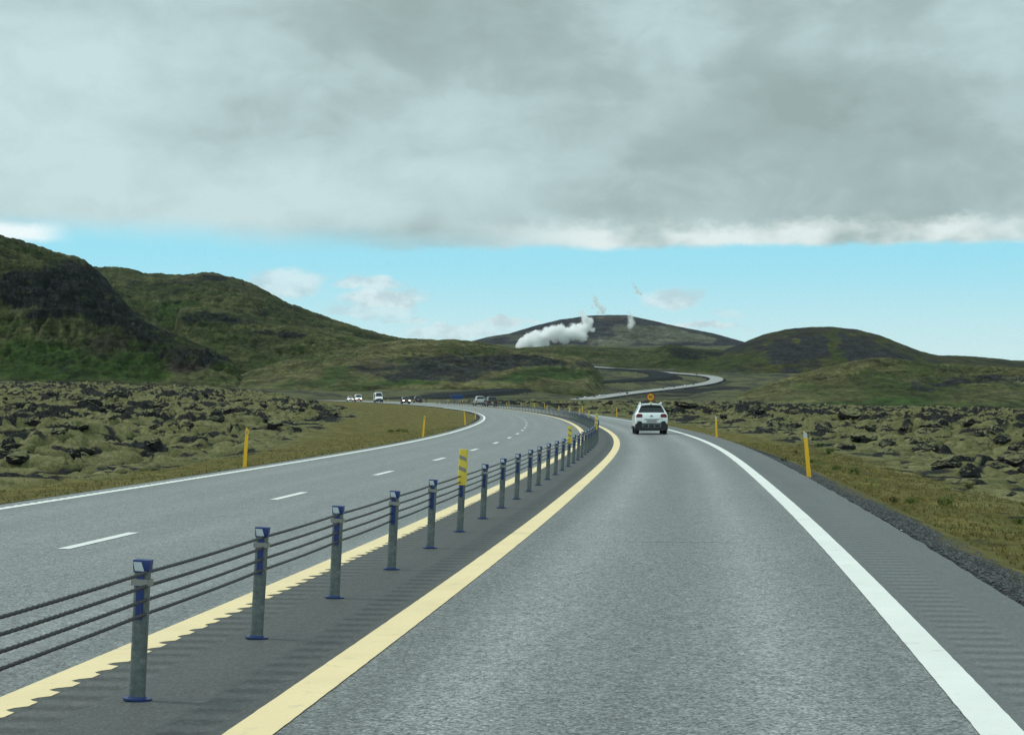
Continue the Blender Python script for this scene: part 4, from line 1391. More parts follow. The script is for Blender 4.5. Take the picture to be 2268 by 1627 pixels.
T_IN, T_OUT = -6.8, -3.25
for (px, t, fn, lab, cat) in (
    (775, T_IN, lambda: vehicle('car', 4.4, 1.82, 1.45, P_WHITE), 'white car with lit headlamps, farthest left on the road', 'car'),
    (793, T_IN, lambda: vehicle('van', 5.0, 1.95, 2.05, P_WHITE, 'van', lower=P_ORANGE), 'white van with an orange-red front bumper and lit headlamps', 'van'),
    (837.5, T_IN, lambda: vehicle('van', 5.9, 2.06, 2.62, P_WHITE, 'van', lights=False), 'tall white panel van with a black bumper coming towards us', 'van'),
    (898, T_IN, lambda: vehicle('car', 4.6, 1.90, 1.66, P_RED), 'dark red car with two bright headlamps coming towards us', 'car'),
):
    d = solve_d(px, t) or 400
    v = fn(); place(v, d, t, False); tag(v, lab, cat, 'oncoming traffic on the left carriageway')
for (px, t, fn, lab) in (
    (924, 1.9, lambda: vehicle('car', 4.6, 1.92, 1.70, P_DARK), 'dark car seen from behind right of the dark red one'),
    (1061, 1.9, lambda: vehicle('car', 4.9, 1.96, 1.86, P_SILVER, lights=False), 'silver-white sport utility car beyond the barrier, left of the black one'),
    (1087.5, 1.9, lambda: vehicle('car', 4.9, 1.98, 1.84, P_BLACK), 'black sport utility car beyond the barrier, right of the white one'),
):
    d = solve_d(px, t) or 400
    v = fn(); place(v, d, t, True); tag(v, lab, 'car', 'traffic ahead of us beyond the barrier bend')

# tiny cars on the far road
def tiny_car(paint_m):
    L, w, H = 4.4, .9, 1.5; zl = .95
    st = [(0, w * .9, .4, zl * .92, w * .8, zl * .97), (.12, w * .97, .33, zl, w * .84, zl * 1.1), (.6, w, .28, zl, w * .7, H * .97), (2.0, w, .26, zl * .98, w * .7, H), (2.7, w, .26, zl * .96, w * .68, H * .95), (3.35, w * .98, .26, zl * .93, w * .84, zl), (4.2, w * .92, .3, zl * .8, w * .8, zl * .85), (4.4, w * .8, .42, zl * .62, w * .7, zl * .66)]
    B = Body([(q[0] - L / 2,) + q[1:] for q in st]); mb = MB(); B.mesh(mb, 0)
    B.slope_glass(mb, 3.35 - L / 2, 2.7 - L / 2, mi=1); B.slope_glass(mb, .12 - L / 2, .6 - L / 2, mi=1); B.side_glass(mb, .6 - L / 2, 3.0 - L / 2, mi=1)
    for x in (-.78, .78):
        for y in (-1.35, 1.4):
            mb.cyl((y, .33), .33, x - .11, x + .11, axis='x', n=16, mi=2)
    return mb.build('car', [paint_m, M_GLASS, M_TYRE])


protos = {'white': tiny_car(P_WHITE), 'grey': tiny_car(P_SILVER), 'dark': tiny_car(P_DARK), 'red': tiny_car(P_RED)}
seen = set()
FP = np.array(far_path); FU = CX + F * FP[:, 0] / FP[:, 1]; FV = HY + F * (EYE - FP[:, 2]) / FP[:, 1]
FT = np.gradient(FP[:, :2], axis=0); FT /= np.linalg.norm(FT, axis=1)[:, None]
tiny = [(1287, 882, 'dark', 'tiny dark car at the near left end of the distant road'), (1304, 881, 'white', 'tiny white car on the distant road, second from its left end'), (1322.5, 879, 'red', 'tiny dark red car between two white ones on the distant road'), (1332.5, 875.6, 'white', 'tiny white car on the distant road, third from its left end'), (1343, 876.8, 'grey', 'tiny silver car on the distant road, fourth from its left end'),
        (1380, 872, 'grey', 'tiny grey car beside a reddish one, left of the round sign'), (1386, 874.5, 'red', 'tiny reddish car left of the round sign'), (1436, 864, 'grey', 'tiny pale car on the distant road just above the round sign'), (1476, 859.8, 'dark', 'tiny dark car right of the round sign'), (1486.5, 858, 'grey', 'tiny bluish grey car between two dark ones right of the round sign'), (1498, 856.5, 'dark', 'tiny dark car, second dark one right of the round sign'),
        (1520.5, 853.5, 'white', 'tiny white car on the straight just before the distant bend'), (1542.5, 852, 'dark', 'tiny dark car entering the distant bend'), (1501.5, 823, 'white', 'tiny white car on the upper arm of the distant road'), (1541, 826.3, 'white', 'tiny white car just past the distant bend'), (1553.5, 826.8, 'dark', 'tiny dark car just past the distant bend')]
for (px, py, c, lab) in tiny:
    i = int(np.argmin((FU - px) ** 2 + ((FV - py) * 3) ** 2))
    o = protos[c] if c not in seen else protos[c].copy()
    if c in seen:
        COL.objects.link(o)
    seen.add(c)
    off = (hash(lab) * 0) + (3.2 if (py < FV[i]) else -3.2)
    nx, ny = -FT[i, 1], FT[i, 0]
    o.location = (FP[i, 0] + nx * off, FP[i, 1] + ny * off, FP[i, 2] + .09 * ny * off + .27)
    o.rotation_euler = (math.radians(3), 0, math.atan2(-FT[i, 0], FT[i, 1]) + (0 if off < 0 else math.pi))
    tag(o, lab, 'car', 'cars on the distant winding road')
GPp = np.array(gpath); GU = CX + F * GPp[:, 0] / GPp[:, 1]
i = int(np.argmin(np.abs(GU[:110] - 1149)))
o = protos['white'].copy(); COL.objects.link(o)
o.location = (GPp[i, 0], GPp[i, 1], GPp[i, 2] + .28); o.rotation_euler = (0, 0, -1.0)
tag(o, 'small white car alone on the dark gravel road below the hill', 'car')

# ------------------------------------------------------------------ lava rocks
def rock_material():
    m, t, b = new_mat('lava_rock')
    g = t.n('ShaderNodeNewGeometry'); p = g.outputs['Position']
    n = t.noise(p, 3.5, 5, .7); n2 = t.noise(p, 16, 4, .7)
    c = t.ramp(n, [(.3, (.009, .010, .010)), (.55, (.024, .026, .026)), (.8, (.070, .073, .068))])
    c = t.mix(t.ss(.74, .80, n2), c, (.22, .23, .22))
    up = t.sep(g.outputs['Normal'])[2]
    f = t.ss(.48, .80, t.m('ADD', up, t.m('MULTIPLY_ADD', n, 1.0, -.62)))
    c = t.mix(f, c, t.mix(n2, (.12, .12, .055), (.20, .195, .098)))
    t.put(b.inputs['Base Color'], c); b.inputs['Roughness'].default_value = .95; b.inputs['Specular IOR Level'].default_value = .2
    bump(t, b, n2, .8, .05)
    return m


M_ROCK = rock_material()


def rock_mesh(seed, lumps=5):
    r = random.Random(seed)
    bm = bmesh.new()
    bmesh.ops.create_icosphere(bm, subdivisions=4, radius=1)
    planes = []
    for _ in range(9):
        n = Vector((r.uniform(-1, 1), r.uniform(-1, 1), r.uniform(-.3, 1))).normalized(); planes.append((n, r.uniform(.45, .85)))
    P = np.array([v.co[:] for v in bm.verts])
    nz = fbm(P[:, 0] * 1.6 + seed * 3, P[:, 1] * 1.6 + P[:, 2] * 2.1, 4, seed, ridged=True)
    nz2 = fbm(P[:, 0] * 4 + P[:, 2] * 3, P[:, 1] * 4 - P[:, 2] * 2 + seed, 3, seed + 9)
    for v, a, b_ in zip(bm.verts, nz, nz2):
        c = v.co.copy()
        for n, dd_ in planes:
            k = c.dot(n) - dd_
            if k > 0:
                c -= n * k * .85
        c *= 1 + .26 * a + .10 * b_
        v.co = c
    me = bpy.data.meshes.new('lava_rock'); bm.to_mesh(me); bm.free()
    me.polygons.foreach_set('use_smooth', [True] * len(me.polygons))
    me.set_sharp_from_angle(angle=math.radians(32))
    me.materials.append(M_ROCK)
    return me


RM = [rock_mesh(s) for s in range(10)]
_hd = np.exp(np.linspace(math.log(25), math.log(470), 1500))


def hit(px, py):
    x = (px - CX) / F * _hd
    z = ground(x, _hd)[0]
    yi = HY + F * (EYE - z) / _hd
    k = np.where(yi <= py)[0]
    if not len(k):
        return None
    k = k[0]
    return float(x[k]), float(_hd[k]), float(z[k])


big = [  # px, py, width px, height px, label
    (146, 950, 50, 38, 'big dark rock wedge in the moss at far left'), (195, 893, 55, 32, 'dark tooth-shaped rock in the upper left of the lava field'), (248, 878, 62, 22, 'long low black rock right of the tooth-shaped one'), (66, 908, 34, 24, 'dark rock near the left edge of the lava field'),
    (344, 980, 50, 26, 'dark rock face with a mossy top, left of the nearest left post'), (245, 926, 22, 17, None), (414, 940, 28, 14, None), (474, 928, 55, 16, 'long dark rock slab left of the nearest left post'), (507, 908, 36, 14, None),
    (606, 945, 48, 24, 'dark craggy rock right of the nearest left post'), (649, 950, 34, 16, None), (629, 906, 42, 15, None), (699, 927, 34, 17, None), (452, 877, 18, 14, None), (265, 912, 44, 20, None), (367, 925, 20, 26, None), (30, 868, 66, 26, 'broad black rock mass at the left edge under the mountain'),
    (328, 853, 28, 14, None), (464, 853, 22, 12, None), (689, 877, 24, 10, None), (80, 862, 26, 12, None), (560, 950, 26, 12, None), (190, 998, 34, 14, None), (760, 905, 30, 10, None), (735, 915, 24, 10, None),
    (1715, 948, 90, 46, 'large black rocky mound right of the white car'), (1821, 952, 62, 32, 'dark rock block above the biggest right post'), (2054, 958, 48, 22, 'dark rock in the right lava field under the hill foot'), (2070, 942, 50, 22, None), (2168, 961, 38, 24, None), (2250, 994, 42, 24, 'dark rock at the right edge of the picture'),
    (2100, 1034, 62, 22, 'low black rock hollow in the right foreground moss'), (2130, 1018, 42, 30, 'grey pointed rock with pale lichen on the right'), (1889, 914, 60, 22, 'dark rock ridge at the top edge of the right lava field'), (1951, 918, 32, 18, None), (1674, 914, 48, 20, None), (1970, 999, 52, 13, None), (2038, 1001, 32, 10, None),
    (1913, 972, 50, 13, None), (1530, 899, 66, 16, 'long black rock ridge beyond the white car'), (1340, 893, 34, 11, None), (1290, 895, 26, 10, None), (1395, 897, 28, 10, None), (1480, 905, 34, 12, None), (1570, 908, 30, 12, None), (1610, 920, 30, 12, None), (1180, 889, 24, 8, None), (1235, 893, 22, 8, None), (1760, 915, 30, 14, None), (2240, 1095, 50, 14, None),
]
GL = 'dark lava rocks in the moss left of the road'; GR = 'dark lava rocks in the moss right of the road'
cnt = 0
for (px, py, w, h, lab) in big:
    q = hit(px, py + h * .1)
    if not q:
        continue
    x, y, z = q
    o = bpy.data.objects.new('lava_rock', RM[cnt % 10]); COL.objects.link(o); cnt += 1
    sw = w / F * y * .52; sh = h / F * y * .62
    o.location = (x, y + sw * .3, z - sh * .12)
    o.rotation_euler = (random.uniform(-.2, .2), random.uniform(-.25, .25), random.uniform(0, 6.3))
    o.scale = (sw, sw * random.uniform(.7, 1.0), sh)
    lf_ = px < 1150
    tag(o, lab or ('smaller dark jagged rock half buried in the moss ' + ('left' if lf_ else 'right') + ' of the road'), 'rock', GL if lf_ else GR)
for i in range(120):
    lf_ = i % 2 == 0
    if lf_:
        px = random.uniform(-60, 860); py = 862 + (1 - random.random() ** .8) * 150 + 10
        if py > 1035 - .17 * px or (px > 780 and py > 915):
            continue
    else:
        px = random.uniform(1180, 2330); py = 897 + (1 - random.random() ** .8) * 170
        if py > 915 + .22 * (px - 1480):
            continue
    q = hit(px, py)
    if not q:
        continue
    x, y, z = q
    o = bpy.data.objects.new('lava_rock', RM[i % 10]); COL.objects.link(o)
    s_ = random.uniform(.18, .45) * (1 + y / 400)
    o.location = (x, y, z - s_ * .05)
    o.rotation_euler = (random.uniform(-.3, .3), random.uniform(-.3, .3), random.uniform(0, 6.3))
    o.scale = (s_ * random.uniform(.9, 1.6), s_ * random.uniform(.8, 1.2), s_ * random.uniform(.5, .9))
    tag(o, 'smaller dark jagged rock half buried in the moss ' + ('left' if lf_ else 'right') + ' of the road', 'rock', GL if lf_ else GR)

# ------------------------------------------------------------------ gravel, grass, shrubs
M_STONE = simple('gravel_stone', (.085, .092, .090), .9, var=.85, scale=9.0)


def scatter_mesh(name, base_v, base_f, locs, mat, label, kind='stuff', squash=(.5, 1.0)):
    n = len(locs); bv = np.array(base_v); nv = len(bv)
    ang = rng.uniform(0, 2 * np.pi, n); sc = locs[:, 3]
    c, s = np.cos(ang), np.sin(ang)
    sq = rng.uniform(squash[0], squash[1], n)
    jit = 1 + .3 * rng.standard_normal((n, nv, 3)) * .6
    B = bv[None] * jit
    X = (B[..., 0] * c[:, None] - B[..., 1] * s[:, None]) * sc[:, None] + locs[:, 0:1]
    Y = (B[..., 0] * s[:, None] + B[..., 1] * c[:, None]) * sc[:, None] + locs[:, 1:2]
    Z = B[..., 2] * sc[:, None] * sq[:, None] + locs[:, 2:3]
    V = np.stack([X, Y, Z], -1).reshape(-1, 3)
    Fc = (np.array(base_f)[None] + (np.arange(n) * nv)[:, None, None]).reshape(-1, len(base_f[0]))
    o = mesh_np(name, V, Fc, mat, smooth=False)
    return tag(o, label, None, None, kind)


def edge_locs(n, d0, d1, off0, off1, side, size, bias=1.0):
    d = d0 + (d1 - d0) * rng.random(n) ** 1.5
    u = rng.random(n) ** bias
    off = off0 + (off1 - off0) * u
    t = (T_RE + off) if side > 0 else (T_LE - off)
    sl_ = SL(d); nn_ = np.sqrt(1 + sl_ ** 2)
    x = XR(d) + t / nn_; y = d - t * sl_ / nn_
    z = ground(x, y)[0]
    s_ = size[0] + (size[1] - size[0]) * rng.random(n) ** 2.5
    return np.stack([x, y, z, s_], -1)


octv = [(1, 0, 0), (-.9, .1, 0), (0, 1, .1), (.1, -.95, 0), (0, .1, .9), (0, 0, -.8)]
octf = [(0, 2, 4), (2, 1, 4), (1, 3, 4), (3, 0, 4), (2, 0, 5), (1, 2, 5), (3, 1, 5), (0, 3, 5)]
scatter_mesh('gravel', octv, octf, edge_locs(9000, 9, 60, -.10, .95, 1, (.006, .034), .9), M_STONE, 'loose dark gravel along the right road edge')


def grass_material(name, a, b_):
    m, t, b = new_mat(name)
    p = t.pos()
    n = t.noise(p, .7, 4); n2 = t.noise(p, 9.0, 3)
    c = t.mix(t.ss(.35, .65, n), a, b_)
    c = t.mix(1.0, c, t.m('MULTIPLY_ADD', n2, 1.0, .5), 'MULTIPLY')
    t.put(b.inputs['Base Color'], c); b.inputs['Roughness'].default_value = .9; b.inputs['Specular IOR Level'].default_value = .15
    b.inputs['Transmission Weight'].default_value = 0
    return m


M_GRASS = grass_material('tawny_grass', (.190, .152, .050), (.140, .140, .042))
M_SHRUB = grass_material('green_leaves', (.030, .062, .012), (.060, .092, .018))
M_SHRUBB = grass_material('brown_leaves', (.070, .060, .022), (.050, .055, .018))


def tuft(nb=7, h=1.0, sp=.55):
    v = []; f = []
    for i in range(nb):
        a = random.uniform(0, 6.28); l = random.uniform(.55, 1) * h; lean = random.uniform(.15, sp) * h
        bx, by = .12 * math.cos(a), .12 * math.sin(a); w = .035
        k = len(v)
        v += [(bx - w * math.sin(a), by + w * math.cos(a), -.1), (bx + w * math.sin(a), by - w * math.cos(a), -.1),
              (bx + lean * math.cos(a) * .5 - w * .6 * math.sin(a), by + lean * math.sin(a) * .5 + w * .6 * math.cos(a), l * .7), (bx + lean * math.cos(a), by + lean * math.sin(a), l)]
        f += [(k, k + 1, k + 2), (k + 1, k + 3, k + 2)]
    return v, f


tv, tf_ = tuft()
scatter_mesh('grass', tv, tf_, edge_locs(12000, 14, 90, 1.2, 5.0, 1, (.03, .11)), M_GRASS, 'tawny short grass on the right verge', squash=(.7, 1.2))
tv, tf_ = tuft()
scatter_mesh('grass', tv, tf_, edge_locs(9000, 26, 130, .35, 7, -1, (.02, .09)), M_GRASS, 'tawny short grass on the left verge', squash=(.7, 1.2))


def shrub_mesh(seed, n=420):
    r = random.Random(seed); v = []; f = []
    clumps = [(r.uniform(-.7, .7), r.uniform(-.7, .7), r.uniform(.25, .75), r.uniform(.28, .5)) for _ in range(7)]
    for i in range(n):
        cx_, cy_, cz_, cr_ = clumps[r.randrange(7)]
        a = r.uniform(0, 6.28); e = math.asin(r.uniform(-1, 1)); q = cr_ * r.random() ** .33
        p = Vector((cx_ + q * math.cos(a) * math.cos(e), cy_ + q * math.sin(a) * math.cos(e), max(0, cz_ + q * math.sin(e))))
        u = Vector((r.uniform(-1, 1), r.uniform(-1, 1), r.uniform(-.3, 1))).normalized(); w = u.orthogonal().normalized()
        l, wd = r.uniform(.10, .18), r.uniform(.04, .07)
        k = len(v); v += [tuple(p), tuple(p + u * l * .5 + w * wd), tuple(p + u * l), tuple(p + u * l * .5 - w * wd)]; f.append((k, k + 1, k + 2, k + 3))
    return np.array(v), np.array(f)


shr = [(1835.7, 1006, 26, 15, 1, 'green shrub right of the biggest right post, up in the moss'), (1853, 1040, 20, 12, 1, 'small green shrub below and right of the big right post'), (2094.8, 1120, 34, 20, 1, 'largest bright green shrub on the right verge'), (2018.8, 1116, 24, 18, 1, 'green shrub left of the largest one on the right verge'), (1980.8, 1118, 22, 20, 0, 'dull olive shrub, leftmost of the three on the lower right verge'),
       (1891, 1050, 22, 14, 1, 'pale green shrub on the right verge between the post and the three shrubs'), (1815, 990, 22, 10, 1, 'low green plant just right of the biggest right post top'), (1800, 1026, 18, 9, 1, 'low green plant right of the biggest right post foot'), (1734, 1021, 16, 10, 0, 'brown shrub left of the biggest right post'), (1762, 1003, 14, 8, 0, 'dull small shrub left of the biggest right post, higher up'),
       (2253, 1160, 24, 16, 1, 'green shrub at the right edge of the picture'), (2150, 1080, 22, 12, 0, 'brown shrub above the largest green one'), (883, 958, 40, 8, 1, 'low green plant patch on the left verge before the bend'), (1075, 1130, 1, 1, 9, None)]
for i, (px, py, w, h, g, lab) in enumerate(shr):
    if g == 9:
        continue
    q = hit(px, py)
    if not q:
        continue
    v, f = shrub_mesh(500 + i)
    o = mesh_np('shrub', v * np.array([w / F * q[1] * .62, w / F * q[1] * .5, h / F * q[1] * 1.0]), f, M_SHRUB if g else M_SHRUBB, smooth=False)
    o.location = (q[0], q[1], q[2] - .02)
    tag(o, lab, 'shrub', 'low shrubs on the verges')

# ------------------------------------------------------------------ steam
DS = 4900.0


def plume(name, blobs, label, dens, scale=.075, thr=.16, soft=.5, fade=0.0, voxel=5.0):
    """one steam cloud: a closed hull round soft puffs whose density thins out towards their rims"""
    m = bpy.data.materials.new(name); m.use_nodes = True; m.node_tree.nodes.clear(); t = NT(m.node_tree)
    out = t.n('ShaderNodeOutputMaterial')
    v = t.n('ShaderNodeVolumePrincipled')
    v.inputs['Color'].default_value = (.997, .999, 1, 1); v.inputs['Anisotropy'].default_value = .1
    p = t.pos()
    bm = bmesh.new()
    c0 = unproj(blobs[0][0], blobs[0][1], DS)
    acc = None
    for (px, py, r) in blobs:
        rm = r / F * DS * 1.45
        c = unproj(px, py, DS + random.uniform(-12, 12))
        bmesh.ops.create_icosphere(bm, subdivisions=3, radius=rm, matrix=Matrix.Translation((c[0] - c0[0], c[1] - c0[1], c[2] - c0[2])))
        ln = t.n('ShaderNodeVectorMath', operation='DISTANCE'); t.put(ln.inputs[0], p); ln.inputs[1].default_value = c
        k = t.m('MULTIPLY_ADD', ln.outputs['Value'], -1.0 / rm, 1.0)
        acc = k if acc is None else t.m('SMOOTH_MAX', acc, k, .12)
    n = t.m('ADD', t.m('MULTIPLY', t.noise(p, scale, 6, .62, .6), .62), t.m('MULTIPLY', t.noise(p, scale * .38, 4, .6), .38))
    d = t.m('ADD', acc, t.m('MULTIPLY_ADD', n, 2.1, -1.05))
    if fade:
        d = t.m('SUBTRACT', d, t.m('MULTIPLY', t.m('MULTIPLY', t.m('SUBTRACT', t.sep(p)[0], c0[0]), 1 / 200.0, clamp=True), fade))
    t.put(v.inputs['Density'], t.m('MULTIPLY', t.m('POWER', t.m('MULTIPLY', t.m('SUBTRACT', d, thr), 1.0 / soft, clamp=True), 1.6), dens))
    m.node_tree.links.new(v.outputs[0], out.inputs['Volume'])
    me = bpy.data.meshes.new(name); bm.to_mesh(me); bm.free(); me.materials.append(m)
    o = bpy.data.objects.new(name, me); o.location = c0; link(o)
    md = o.modifiers.new('union', 'REMESH'); md.mode = 'VOXEL'; md.voxel_size = voxel
    tag(o, label, 'steam', 'geothermal steam before the far mountain')
    return o


plume('steam_plume', [(1152, 767, 8), (1162, 762, 12), (1176, 755, 15), (1192, 752, 16), (1204, 760, 12), (1190, 766, 12), (1170, 768, 9), (1214, 742, 14), (1230, 741, 15), (1248, 744, 15), (1262, 736, 14), (1275, 738, 16), (1226, 730, 10), (1243, 729, 10), (1210, 733, 8), (1290, 744, 12), (1286, 728, 14), (1300, 722, 13), (1308, 712, 9), (1298, 708, 9), (1312, 730, 7), (1270, 724, 9)], 'big white billowing steam cloud in front of the far mountain', .40, thr=.02, soft=.42, fade=.22)
plume('steam_plume', [(1292, 700, 6), (1290, 692, 6), (1284, 694, 5), (1296, 706, 6)], 'small grey puff rising from the right end of the big steam cloud', .11, scale=.10, thr=.06, soft=.6, voxel=2.5)
plume('steam_plume', [(1336, 690, 6), (1330, 682, 7), (1322, 674, 6), (1318, 664, 6), (1316, 658, 4), (1312, 680, 4), (1340, 684, 4), (1325, 692, 5)], 'thin grey wisp of steam above the far mountain top', .11, scale=.10, thr=.06, soft=.6, voxel=2.5)
plume('steam_plume', [(1396, 722, 6), (1398, 714, 8), (1396, 704, 7), (1397, 697, 4), (1393, 690, 3), (1403, 689, 2.5)], 'thin steam wisp on the right shoulder of the far mountain', .11, scale=.10, thr=.06, soft=.6, voxel=2.5)
plume('steam_plume', [(1403, 628, 4), (1407, 636, 5), (1412, 645, 6), (1420, 650, 4)], 'faint detached steam wisp high above the far mountain', .11, scale=.10, thr=.06, soft=.6, voxel=2.5)

# ------------------------------------------------------------------ sky, sun, air
W = bpy.data.worlds.new('World'); S.world = W; W.use_nodes = True
W.node_tree.nodes.clear()
t = NT(W.node_tree)
SUN_EL, SUN_AZ = 52.0, -72.0      # azimuth from +Y towards +X
out = t.n('ShaderNodeOutputWorld')
bg = t.n('ShaderNodeBackground'); bg.inputs[1].default_value = .10
sky = t.n('ShaderNodeTexSky', sky_type='NISHITA')
sky.sun_disc = False; sky.sun_elevation = math.radians(SUN_EL); sky.sun_rotation = math.radians(SUN_AZ)
sky.air_density = 1.2; sky.dust_density = .4; sky.ozone_density = 2.0
dirv = t.n('ShaderNodeTexCoord').outputs['Generated']
dx, dy, dz = t.sep(t.vm('NORMALIZE', dirv))
az = t.m('ARCTAN2', dx, dy)                     # 0 along +Y
el = t.m('ARCSINE', dz)
# cloud space: stretched sideways towards the horizon
cv = t.n('ShaderNodeCombineXYZ', {0: az, 1: t.m('MULTIPLY', el, 2.2), 2: 0.0}).outputs[0]
cvs = t.n('ShaderNodeCombineXYZ', {0: t.m('SINE', az), 1: t.m('MULTIPLY', el, 1.7), 2: t.m('COSINE', az)}).outputs[0]
n_big = t.noise(t.vm('ADD', cvs, (3.1, .4, 0)), 4.2, 4, .52, .3)
n_mid = t.noise(t.vm('ADD', cvs, (8.0, 2.0, 1)), 11.0, 5, .55, .5)
n_fine = t.noise(cvs, 60.0, 5, .6)
# tone of the overcast deck: brighter to the left and low, darker to the right and overhead
tone = t.m('ADD', t.m('MULTIPLY_ADD', n_big, 1.2, -.60), t.m('MULTIPLY_ADD', n_mid, .62, -.31))
tone = t.m('ADD', tone, t.m('MULTIPLY', t.ss(.16, -.26, az), .22))
wv = t.m('MULTIPLY_ADD', n_mid, .12, -.06); wv2 = t.m('MULTIPLY_ADD', n_big, .10, -.05)
for (px, py, rx, ry, a) in ((1000, 50, 520, 130, -.26), (1950, 330, 620, 190, -.24), (1500, 230, 420, 150, -.18), (90, 230, 380, 190, .34), (560, 160, 210, 110, .20), (860, 410, 420, 90, .24), (300, 440, 420, 110, .22), (2230, 60, 180, 120, .15), (1250, 430, 300, 70, -.14)):
    a0 = math.atan((px - CX) / F); e0 = math.atan((HY - py) / F)
    q = t.m('ADD', t.m('POWER', t.m('MULTIPLY', t.m('SUBTRACT', t.m('ADD', az, wv), a0), F / rx), 2.0), t.m('POWER', t.m('MULTIPLY', t.m('SUBTRACT', t.m('ADD', el, t.m('MULTIPLY', wv2, .6)), e0), F / ry), 2.0))
    tone = t.m('ADD', tone, t.m('MULTIPLY', t.ss(1.3, .1, q), a))
tone = t.m('ADD', tone, t.m('MULTIPLY_ADD', n_fine, .16, -.08))
tone = t.m('ADD', tone, t.m('MULTIPLY_ADD', t.ss(.3, .7, t.noise(t.vm('ADD', cvs, (1, 7, 3)), 24.0, 4, .55, .4)), .22, -.11))
tone = t.m('ADD', tone, .40)
deck = t.ramp(tone, [(0.0, (.285, .380, .376)), (.30, (.345, .450, .450)), (.60, (.435, .566, .577)), (1.0, (.530, .675, .690))])
# the thin bright edge under the right half of the deck
ledge = t.m('ADD', t.m('SUBTRACT', el, .0985), t.m('MULTIPLY_ADD', t.noise(cvs, 38.0, 6, .65), .022, -.011))
band = t.m('MULTIPLY', t.ss(.0070, -.004, ledge), t.ss(-.04, .06, az))
band = t.m('MULTIPLY', band, t.ss(.34, .62, t.m('ADD', t.m('MULTIPLY', t.noise(cvs, 16.0, 4, .55), 1.1), 0.0)))
deck = t.mix(t.m('MULTIPLY', band, .78), deck, (.78, .87, .86))
# clear strip above the horizon
low = t.mix(t.ss(.02, .090, el), (.560, .800, .835), (.285, .700, .850))
clear = t.mix(.12, low, t.vm('MULTIPLY', sky.outputs[0], (.10, .10, .10)))
edge = t.m('ADD', el, t.m('ADD', t.m('MULTIPLY_ADD', t.noise(cvs, 26.0, 5, .62), .010, -.005), t.m('MULTIPLY', t.ss(-.06, -.25, az), -.0055)))
cover = t.ss(.0860, .0905, edge)
cover_soft = t.ss(.082, .101, edge)
cover = t.mix(t.ss(.05, -.12, az), cover, cover_soft)
# small clouds floating in the clear strip (azimuth, elevation, half sizes)
wz = t.noise(cvs, 55.0, 5, .6); wz2 = t.noise(t.vm('ADD', cvs, (5, 5, 5)), 55.0, 5, .6)
aw = t.m('ADD', az, t.m('MULTIPLY_ADD', wz, .030, -.015)); ew = t.m('ADD', el, t.m('MULTIPLY_ADD', wz2, .012, -.006))
acc = None
for (px, py, rx, ry, a) in ((632, 632, 90, 34, .75), (815, 628, 75, 17, .8), (850, 662, 105, 26, .9), (820, 690, 110, 18, .6), (905, 710, 55, 9, .6), (1000, 735, 120, 16, .75), (1125, 714, 65, 9, .85), (1080, 728, 90, 14, .5), (1482, 664, 75, 28, .8), (1610, 696, 45, 11, .35), (1560, 724, 80, 8, .85), (1480, 720, 60, 9, .7), (1665, 737, 22, 4, .5)):
    a0 = math.atan((px - CX) / F); e0 = math.atan((HY - py) / F)
    q = t.m('ADD', t.m('POWER', t.m('MULTIPLY', t.m('SUBTRACT', aw, a0), F / rx), 2.0), t.m('POWER', t.m('MULTIPLY', t.m('SUBTRACT', ew, e0), F / ry), 2.0))
    k = t.m('MULTIPLY', t.ss(1.25, .30, q), a)
    acc = k if acc is None else t.m('MAXIMUM', acc, k)
acc = t.m('MULTIPLY', acc, t.ss(.05, .03, t.m('ABSOLUTE', t.m('SUBTRACT', el, .05))))
acc = t.m('MULTIPLY', acc, t.ss(.25, .15, t.m('ABSOLUTE', az)))
puff = t.mix(t.ss(.35, .65, n_fine), (.470, .600, .640), (.660, .790, .810))
clear = t.mix(acc, clear, puff)
col = t.mix(cover, clear, deck)
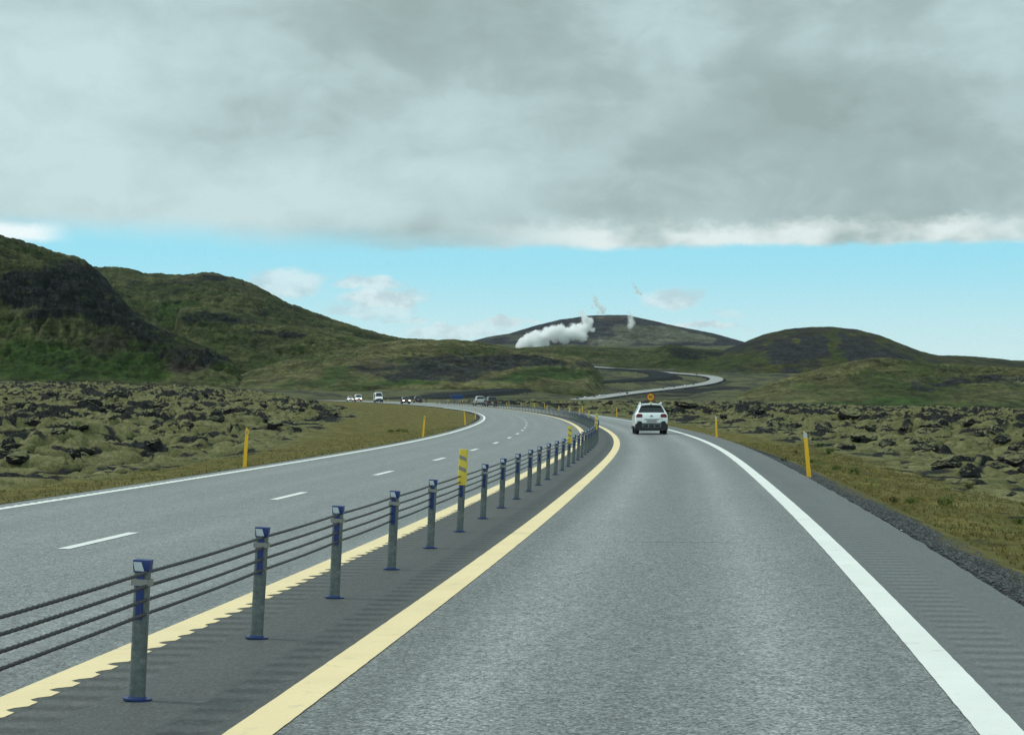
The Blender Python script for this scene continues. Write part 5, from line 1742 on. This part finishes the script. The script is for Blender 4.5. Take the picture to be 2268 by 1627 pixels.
lb = t.m('MULTIPLY', t.ss(.0070, .0015, t.m('ABSOLUTE', t.m('SUBTRACT', t.m('ADD', el, t.m('MULTIPLY_ADD', n_fine, .006, -.003)), .0935))), t.ss(-.236, -.262, az))
col = t.mix(t.m('MULTIPLY', lb, .9), col, (.84, .91, .91))
# towards the zenith: the same cloud deck; ground side dull
col = t.mix(t.ss(-.02, -.12, el), col, (.12, .13, .12))
gain = t.m('MULTIPLY_ADD', t.m('MULTIPLY', t.ss(.15, -.45, dy), t.ss(.02, .15, el)), .65, 1.0)   # unseen sky behind the viewpoint brightened, added fill for faces turned to it
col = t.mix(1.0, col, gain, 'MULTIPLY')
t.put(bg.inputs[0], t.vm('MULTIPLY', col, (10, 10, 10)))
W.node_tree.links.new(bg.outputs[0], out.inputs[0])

sd = bpy.data.lights.new('sun', 'SUN'); sd.energy = 1.5; sd.angle = math.radians(10); sd.color = (1.0, .97, .92)
so = bpy.data.objects.new('sun', sd); COL.objects.link(so)
a, e = math.radians(SUN_AZ), math.radians(SUN_EL)
dv = Vector((math.sin(a) * math.cos(e), math.cos(a) * math.cos(e), math.sin(e)))
so.rotation_euler = dv.to_track_quat('Z', 'Y').to_euler()

# air
HAZE = True
if HAZE:
    m = bpy.data.materials.new('haze'); m.use_nodes = True; m.node_tree.nodes.clear(); t = NT(m.node_tree)
    o_ = t.n('ShaderNodeOutputMaterial'); v_ = t.n('ShaderNodeVolumePrincipled')
    v_.inputs['Color'].default_value = (.80, .90, .97, 1); v_.inputs['Density'].default_value = 7e-6; v_.inputs['Anisotropy'].default_value = .2
    m.node_tree.links.new(v_.outputs[0], o_.inputs['Volume'])
    hz = MB().box((0, 7000, 320), (18000, 17000, 700)).build('haze', m)
    tag(hz, 'pale haze filling the air over the plain', None, None, 'stuff')

S.view_settings.view_transform = 'Standard'
S.view_settings.look = 'None'
S.view_settings.exposure = 0.14
S.view_settings.gamma = 1.0
S.cycles.volume_bounces = 24
S.cycles.max_bounces = 24
S.cycles.diffuse_bounces = 3
S.cycles.use_denoising = True
S.cycles.denoising_prefilter = 'NONE'
S.cycles.volume_max_steps = 256
